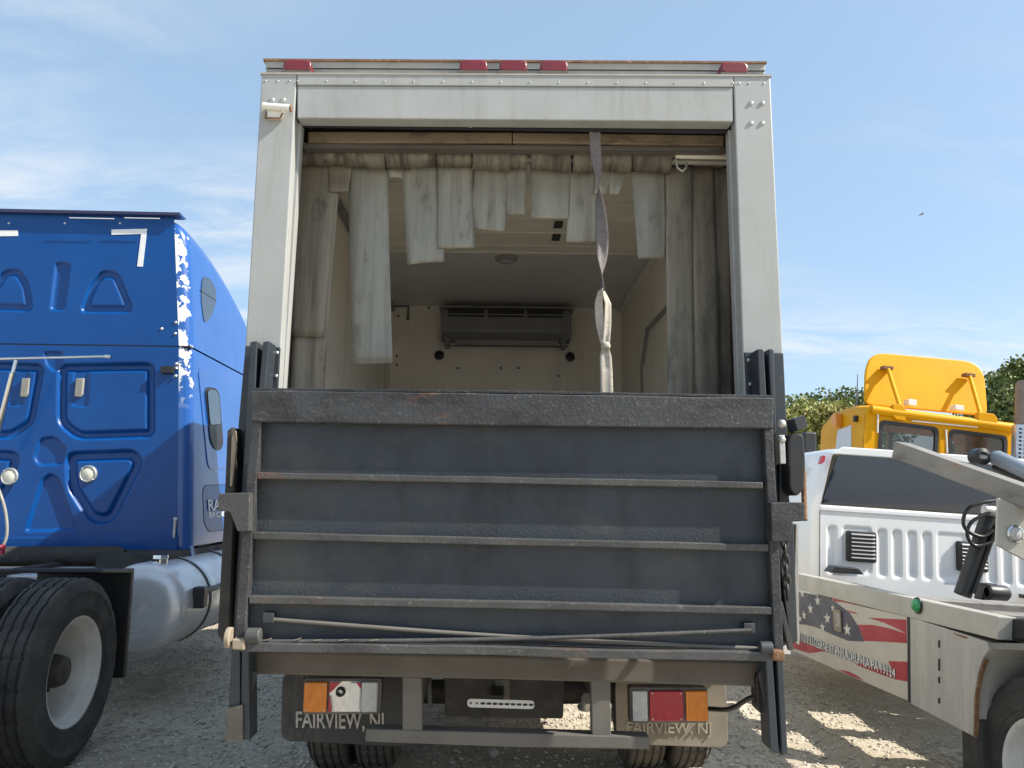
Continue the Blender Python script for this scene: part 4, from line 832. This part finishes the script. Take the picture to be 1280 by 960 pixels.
for a, b in (((1059,663), (1096,704)), ((1197,676), (1236,716))):
    (xa, z1), (xb, z0) = WF.y(*a, CYB-.04), WF.y(*b, CYB-.04)
    vt = MB().prism(rrect(xa, xb, z0, z1, .02), CYB-.045, CYB-.005).build('air_vent', m_black, Wt, .008)
    for i in range(7):
        z = z0+.035+(z1-z0-.06)*i/6.; MB().prism([(CYB-.056, z-.006), (CYB-.046, z+.006), (CYB-.044, z+.006), (CYB-.044, z-.006)], xa+.03, xb-.015, 0).build('louvre', m_unit, vt)
# flank of the cab
xf = cxl-.002
def fx(pts): return [WF.x(px, py, xf) for px, py in pts]
yw, zwn = CYB+.35, zw0
MB().prism(rpoly([(CYB+.42, zw0+.03), (CYB+1.3, zw0+.02), (CYB+1.2, zt_-.09), (CYB+.5, zt_-.09)], .05), cxl+.03, cxl+.045, 0).build('side_glass', m_glass, Wt)
rx, rz = WF.y(1026, 574, CYB+.03); MB().prism(rpoly([(rx-.022, rz-.05), (rx+.02, rz-.02), (rx+.026, rz+.03), (rx+.0, rz+.03)], .02), CYB-.006, CYB+.05).build('red_side_marker', m_red, Wt, .004)
mr_x, mr_z = WF.y(1011.5, 556, CYB+1.5)
mi = MB().prism(rrect(mr_x-.07, mr_x+.065, mr_z-.1, mr_z+.13, .03), CYB+1.46, CYB+1.55).build('door_mirror', m_black, Wt, .02)
MB().tube([(mr_x, CYB+1.5, mr_z-.1), (mr_x+.02, CYB+1.5, mr_z-.2), (cxl+.02, CYB+1.55, mr_z-.28)], .018, 8).build('mirror_arm', m_black, mi)
# boom, plate, rams
def w3(px, py, Yw): v = WF.hit(px, py, 1, WQ(Yw)); return v
b0 = w3(1125, 562.5, 4.95); b1 = w3(1281, 619, 4.1); b2 = b1 + (b1-b0)*1.6
bo = MB().bar(b0, b2, .12, .118).build('boom', m_boom, Wt, .006)
pt = [(1245,622), (1300,645), (1300,712), (1243,681)]
P3 = [w3(px, py, 4.12) for px, py in pt]
pl_ = MB().prism([(v.x, v.z) for v in P3], WQ(4.12)-.02, WQ(4.12)).build('mast_plate', m_rail2, Wt, .004)
lv = w3(1270, 667.5, 4.09); 
MB().lathe([(-.0, .052), (-.01, .05), (-.014, .042)], (lv.x, WQ(4.1), lv.z), 28, 1).build('oval_lamp_rim', m_chrome, pl_, smooth=50)
MB().lathe([(-.008, .045), (-.018, .03), (-.02, .001)], (lv.x, WQ(4.1), lv.z), 28, 1).build('oval_lamp_lens', m_clear, pl_, smooth=50)
a = w3(1237, 645, 4.55); b = w3(1203, 744, 4.55)
ram = MB().tube([a, b], .052, 16).build('lift_ram', m_black, Wt, smooth=50)
a2 = w3(1247, 655, 4.5); b2_ = w3(1217, 742, 4.5); MB().tube([a2, b2_], .012, 8).build('ram_pipe', m_black, ram)
MB().tube([w3(1230,637,4.5), w3(1247,640,4.5)], .035, 10).build('ram_eye', m_bolt, ram, smooth=40)
for pts in ([(1246,626), (1228,628), (1210,636), (1204,652), (1210,664), (1228,671), (1242,663)], [(1237,640), (1215,652), (1209,668), (1218,682), (1238,678), (1243,668)]):
    MB().tube(curve([w3(px, py, 4.48) for px, py in pts]), .012, 8).build('hydraulic_hose', m_hose, ram, smooth=70)
q = [w3(px, py, 4.6) for px, py in ((1221,728), (1236,728), (1240,748), (1216,748))]
MB().prism([(v.x, v.z) for v in q], WQ(4.6)-.1, WQ(4.6)).build('ram_foot', m_black, Wt, .01)
v = w3(1247, 741, 4.45); MB().lathe([(-.07, .03), (-.06, .048), (.05, .048), (.07, .03), (.07, .001)], v, 14, 0).build('winch_motor', m_black, Wt, smooth=50)
v = w3(1098, 720, 5.0); MB().prism([(v.x-.12, v.z-.03), (v.x+.14, v.z-.03), (v.x+.1, v.z+.015), (v.x-.08, v.z+.02)], CYB-.2, CYB-.06).build('deck_bracket', m_black, Wt, .006)
a = w3(1243, 571, 4.5); b = w3(1300, 598, 4.2); gc = MB().tube([a, a.lerp(b, .05), b], [.04, .05, .05], 16).build('boom_cylinder', m_gcyl, Wt, smooth=50)
a = w3(1224, 571, 4.52); MB().tube([a, w3(1243,573,4.5)], .03, 12).build('cylinder_rod', m_bolt, gc, smooth=50)
MB().lathe([(-.05, .03), (-.04, .055), (.04, .055), (.05, .03)], a, 18, 1).build('pivot_boss', m_black, gc, smooth=50)
a = w3(1243, 584, 4.5); b = w3(1300, 612, 4.2); MB().tube([a, b], .02, 10).build('valve_pipe', m_black, gc, smooth=50)

# ================================================================== yellow tractor
m_yel = mat('yellow_truck_paint', (.72,.34,.002), (.64,.29,.0015), 3, .45, coat=0, spec=.15, rvar=.05, dirt=[((.4,.22,.02), 8, .62, .82, (1,1,.4), .3)])
m_tint = mat('tinted_glass', (.02,.035,.035), None, 3, .04, coat=1, rvar=0, alpha=.55)
m_oran = mat('orange_lens', (.75,.25,.01), None, 10, .3)
m_stk = mat('rusty_exhaust', (.3,.22,.16), (.2,.15,.12), 8, .6, .3)
YF_ = Frame((5.2, 10.8, float(gh(5.3, 10.8))), 0, .12); Yt = root('yellow_truck', YF_, 'yellow day cab tractor with its roof air deflector propped up', 'truck')
def yp(pts, y=0): return [YF_.y(px, py, y) for px, py in pts]
xl, zt = YF_.y(1083, 505, 0); xr, _ = YF_.y(1272, 532, 0)
sec = [(xl, .9), (xl, zt-.12), (xl+.03, zt-.04), (xl+.1, zt)]; sec += [(xl+xr-x, z) for x, z in sec[::-1]]
MB().grid([[(x, y, z+dz) for x, z in sec] for y, dz in ((0, -.03), (.04, 0), (.6, .06), (1.1, .03), (1.5, -.12))]).build('cab_shell', m_yel, Yt, smooth=40)
W1 = (YF_.y(1100,540,0)[0], YF_.y(1171,548,0)[0]); W2 = (YF_.y(1187,550,0)[0], YF_.y(1257,558,0)[0]); zwt = YF_.y(1135,531,0)[1]; zwb = zwt-.62
bw = MB().box(xl, xr, 0, .03, .9, zwb).build('back_wall', m_yel, Yt)
MB().prism([(x, z-.03) for x, z in sec if z > 1] [::1], 0.001, .029).build('roof_bow', m_yel, Yt) if False else MB().prism([(xl, zwt), (xl, zt-.15), (xl+.03, zt-.07), (xl+.1, zt-.03), (xr-.1, zt-.03), (xr-.03, zt-.07), (xr, zt-.15), (xr, zwt)], 0, .03).build('roof_bow', m_yel, Yt)
for xa, xb in ((xl, W1[0]), (W1[1], W2[0]), (W2[1], xr)): MB().box(xa, xb, 0, .03, zwb, zwt).build('pillar', m_yel, Yt)
MB().box(xl+.02, xr-.02, 1.45, 1.5, .9, zt-.8).build('dash_panel', m_black, Yt); MB().box((xl+xr)/2-.03, (xl+xr)/2+.03, 1.42, 1.48, zt-.8, zt-.14).build('windscreen_post', m_yel, Yt)
for xa in (xl+.55, xr-.55): MB().prism(rrect(xa-.25, xa+.25, 1.2, zt-.62, .08), .45, .6).build('seat_back', m_black, Yt, .03)
MB().tube([(xl+.07, .0, zt-.075), (xr-.07, .0, zt-.075)], .07, 16).build('gutter', m_yel, Yt, smooth=60)
for xa, xb in (W1, W2):
    o_, i_ = rrect(xa-.02, xb+.02, zwb-.02, zwt+.02, .09, 6), rrect(xa+.03, xb-.03, zwb+.03, zwt-.03, .07, 6); n_ = len(o_)
    vs = [(x, y, z) for y in (-.014, .034) for x, z in o_+i_]; fs = []
    for i in range(n_):
        j = (i+1) % n_; fs += [(i, j, n_+j, n_+i), (2*n_+i, 3*n_+i, 3*n_+j, 2*n_+j), (n_+i, n_+j, 3*n_+j, 3*n_+i), (i, 2*n_+i, 2*n_+j, j)]
    gsk = MB().add(vs, fs).build('window_gasket', m_black, Yt)
    MB().prism(rrect(xa+.025, xb-.025, zwb+.025, zwt-.025, .07, 6), .006, .012).build('rear_window', m_tint, gsk)
for a, b in (((1097.5,515), (1097,541)), ((1182.5,537), (1184,566))):
    p, q = YF_.y(*a, -.03), YF_.y(*b, -.03); MB().tube([(p[0], -.03, p[1]), (q[0], -.03, q[1])], .012, 8).build('grab_rod', m_white, Yt)
p, q = YF_.y(1140,526,-.03), YF_.y(1222,534,-.03); MB().tube([(p[0], -.03, p[1]), (q[0], -.03, q[1])], .012, 8).build('conduit', m_white, Yt)
# left flank: window, marker, mirror
sw = [YF_.x(px, py, xl-.004) for px, py in ((1043,575), (1047,538), (1064,531), (1064,575))]
MB().prism(sw, xl-.006, xl+.002, 0).build('side_window', m_clear, Yt)
a = YF_.x(1050, 526, xl); MB().prism(rpoly([(a[0]-.12, a[1]-.12), (a[0]+.05, a[1]-.08), (a[0]+.12, a[1]+.08), (a[0]-.06, a[1]+.12)], .04), xl-.1, xl, 0).build('roof_marker', m_oran, Yt, .01)
a = YF_.y(1069.5, 523.5, .25); MB().prism(rpoly([(a[0]-.03, a[1]-.05), (a[0]+.03, a[1]-.04), (a[0]+.035, a[1]+.045), (a[0]-.03, a[1]+.05)], .02), .22, .28).build('spot_lamp', m_black, Yt, .01)
a = YF_.y(1071, 506, .6); b = YF_.y(1072, 468, .6); MB().tube([(a[0], .6, a[1]), (b[0], .6, b[1])], [.012, .006], 6).tube([(a[0], .6, a[1]), (xl+.05, .6, a[1]-.1)], .02, 6).build('antenna', m_unit, Yt)
# deflector: a rounded shell leaning back, hinged ahead on the roof
YD = .45
dpx = [(1080.5,506), (1087,462), (1094,446), (1104,439.5), (1114,438), (1222,447.5), (1233,453), (1239,463), (1240,475), (1236,520)]
dp = rpoly(yp(dpx, YD), .12, 4); zb_ = min(z for x, z in dp)
tilt = lambda x, z, d: (x, YD + d + (z-zb_)*.25, z)
n = len(dp); vs = [tilt(x, z, 0) for x, z in dp] + [tilt(x, z, .05) for x, z in dp]
vs = [tuple(v) for v in vs]
df = MB().add(vs, [tuple(range(n)), tuple(range(2*n-1, n-1, -1))] + [(i, i+n, (i+1) % n+n, (i+1) % n) for i in range(n)]).build('air_deflector', m_yel, Yt, .02)
for t, b, k in (((1108,461), (1122,502), (1116,505,1131,526)), ((1210,470), (1223,513), (1222,515,1246,535))):
    p = YF_.y(*t, YD+.1); q = YF_.y(*b, .0)
    st_ = MB().tube([(p[0], YD+.06, p[1]), (q[0]+.02, -.02, q[1]-.06)], .03, 10).build('strut', m_yel, df, smooth=50)
    MB().box(p[0]-.08, p[0]+.07, YD+.02, YD+.14, p[1]-.02, p[1]+.03).build('strut_anchor', m_rusty, df, .006)
    (xa, z1), (xb, z0) = YF_.y(k[0], k[1], -.04), YF_.y(k[2], k[3], -.04)
    MB().prism(rpoly([(xa, z0+.06), (xa+.05, z0), (xb, z0), (xb+.0, z1-.06), (xb-.06, z1), (xa, z1)], .02), -.06, .03).build('strut_bracket', m_yel, df, .006)
for a, b in (((1134,499), (1144,508)), ((1192,506), (1203,514))):
    (xa, z1), (xb, z0) = YF_.y(*a, .1), YF_.y(*b, .1); MB().box(xa, xb, .06, .2, z0, z1).build('work_lamp', m_white, Yt, .01)
# exhaust stack with guard, frame and wheels
xs_, zs_ = YF_.y(1281, 475, -.5)
MB().tube([(xs_, -.5, .9), (xs_, -.5, zs_-.08), (xs_, -.5, zs_-.02)], [.11, .11, .09], 20).build('exhaust_stack', m_stk, Yt, .01, 50)
gz = YF_.y(1281, 531, -.6)[1]; eg = MB().lathe([(1.2, .135), (gz, .135)], (xs_, -.5, 0), 24, 2).build('stack_guard', m_refl, Yt, smooth=50)
for i in range(14):
    for j in range(5):
        a = -math.pi/2-.8+.4*j; z = gz-.06-i*.055; MB().box(xs_+.136*math.cos(a)-.022, xs_+.136*math.cos(a)+.022, -.5+.136*math.sin(a)-.006, -.5+.136*math.sin(a)+.006, z-.011, z+.011).build('perforation', m_dark, eg)
MB().box(xl+.5, xr-.5, -3.5, 3.5, .6, .9).build('frame_rails', m_chassis, Yt)
MB().prism([(1.5, .8), (3.6, .8), (3.6, 1.5), (2.8, 1.75), (1.5, 1.9)], xl+.2, xr-.2, 0).build('hood', m_yel, Yt, .06)
for x, y in ((xl+.12, -1.6), (xr-.12, -1.6), (xl+.15, 2.9), (xr-.15, 2.9)): wheel(Yt, (x, y, .52), .28, .52, .29, -1 if x < 1 else 1, m_rim, 36, hub=False, sip=0)

# ================================================================== trees beyond the yard
m_bark = mat('bark', (.1,.075,.055), None, 10, .9)
leafm = [mat('leaf_light', (.3,.31,.07), (.14,.16,.035), 3, .6, island=1), mat('leaf_dark', (.16,.2,.05), (.07,.095,.025), 3, .6, island=1), mat('leaf_olive', (.34,.32,.09), (.16,.16,.04), 3, .6, island=1)]
def tree(px, pytop, Yw, wd, kind, label):
    d = ray(px, pytop); k = Yw/d.y; top = CAM + d*k; gz_ = float(gh(top.x, Yw)); H = top.z-gz_
    r = bpy.data.objects.new('leafy_tree', None); COL.objects.link(r); r.location = (top.x, Yw, gz_); tag(r, label, 'tree', 'trees beyond the yard')
    tr = MB().tube([(0, 0, -.2), (.1, 0, H*.3), (0, .1, H*.6), (.1, 0, H*.9)], [.22, .17, .1, .03], 8)
    cl = []
    for i in range(60):
        a = random.uniform(0, 6.28); h = random.uniform(.22, .96); rad = wd*.5*math.sqrt(max(.05, 1-((h-.5)/.55)**2))*random.uniform(.35, 1)
        c = Vector((rad*math.cos(a), rad*math.sin(a), H*h)); cl.append((c, random.uniform(.5, 1.05)*wd*.2))
        if i % 2 == 0: tr.tube([(0, 0, H*h*.7), c*.6+Vector((0, 0, H*h*.33)), c], [.07, .05, .02], 5)
    tr.build('trunk', m_bark, r, smooth=60)
    n = 14000; ci = rng.integers(0, len(cl), n); C = np.array([c for c, _ in cl])[ci]; Rr = np.array([q for _, q in cl])[ci]
    dv = rng.normal(size=(n, 3)); dv /= np.linalg.norm(dv, axis=1)[:, None]; P = C + dv*(Rr*rng.uniform(.35, 1.1, n)**.6)[:, None]
    P = P[P[:, 2] < H*1.02]; n = len(P)
    u = rng.normal(size=(n, 3)); u /= np.linalg.norm(u, axis=1)[:, None]; v = np.cross(u, rng.normal(size=(n, 3))); v /= np.linalg.norm(v, axis=1)[:, None]; s = rng.uniform(.06, .13, n)[:, None]
    Q = np.stack([P-u*s, P+v*s*.6, P+u*s, P-v*s*.6], 1).reshape(-1, 3); m = MB(); m.v = Q.tolist(); m.f = np.arange(4*n).reshape(-1, 4).tolist()
    m.build('crown', leafm[kind], r, fix=False)
tree(1003, 505, 30, 5.4, 0, 'yellowish green tree showing between the box truck and the yellow cab')
tree(1048, 493, 33, 5.4, 1, 'dark green tree just behind the yellow cab antenna')
tree(1026, 512, 29, 4.6, 2, 'olive bush-like tree over the tow truck mirror')
tree(984, 508, 36, 5.4, 2, 'low olive tree behind the box truck edge')
tree(1075, 500, 38, 3.6, 1, 'dark green tree rising behind the yellow cab roof')
tree(1266, 472, 30, 4.4, 1, 'dark green tree rising behind the exhaust stack')
tree(1290, 448, 33, 4.6, 1, 'tall dark green tree with open crown behind the exhaust stack')
tree(1240, 496, 36, 4.2, 0, 'lower green tree beside the raised yellow deflector')
# ================================================================== bird
d = ray(1152.5, 268); pos = CAM + d*45
bd = bpy.data.objects.new('flying_bird', None); COL.objects.link(bd); bd.location = pos; tag(bd, 'small dark bird gliding in the open sky', 'bird')
MB().tube([(-.12, 0, -.01), (-.08, 0, .0), (.0, 0, .012), (.08, 0, .01), (.13, 0, .005)], [.006, .022, .032, .024, .008], 8).build('body', m_unit, bd, smooth=60)
for s in (-1, 1): MB().prism([(-.05, 0), (.04, 0), (.02, s*.14), (-.05, s*.24), (-.09, s*.2)], .01, .018, 2).build('wing', m_unit, bd)
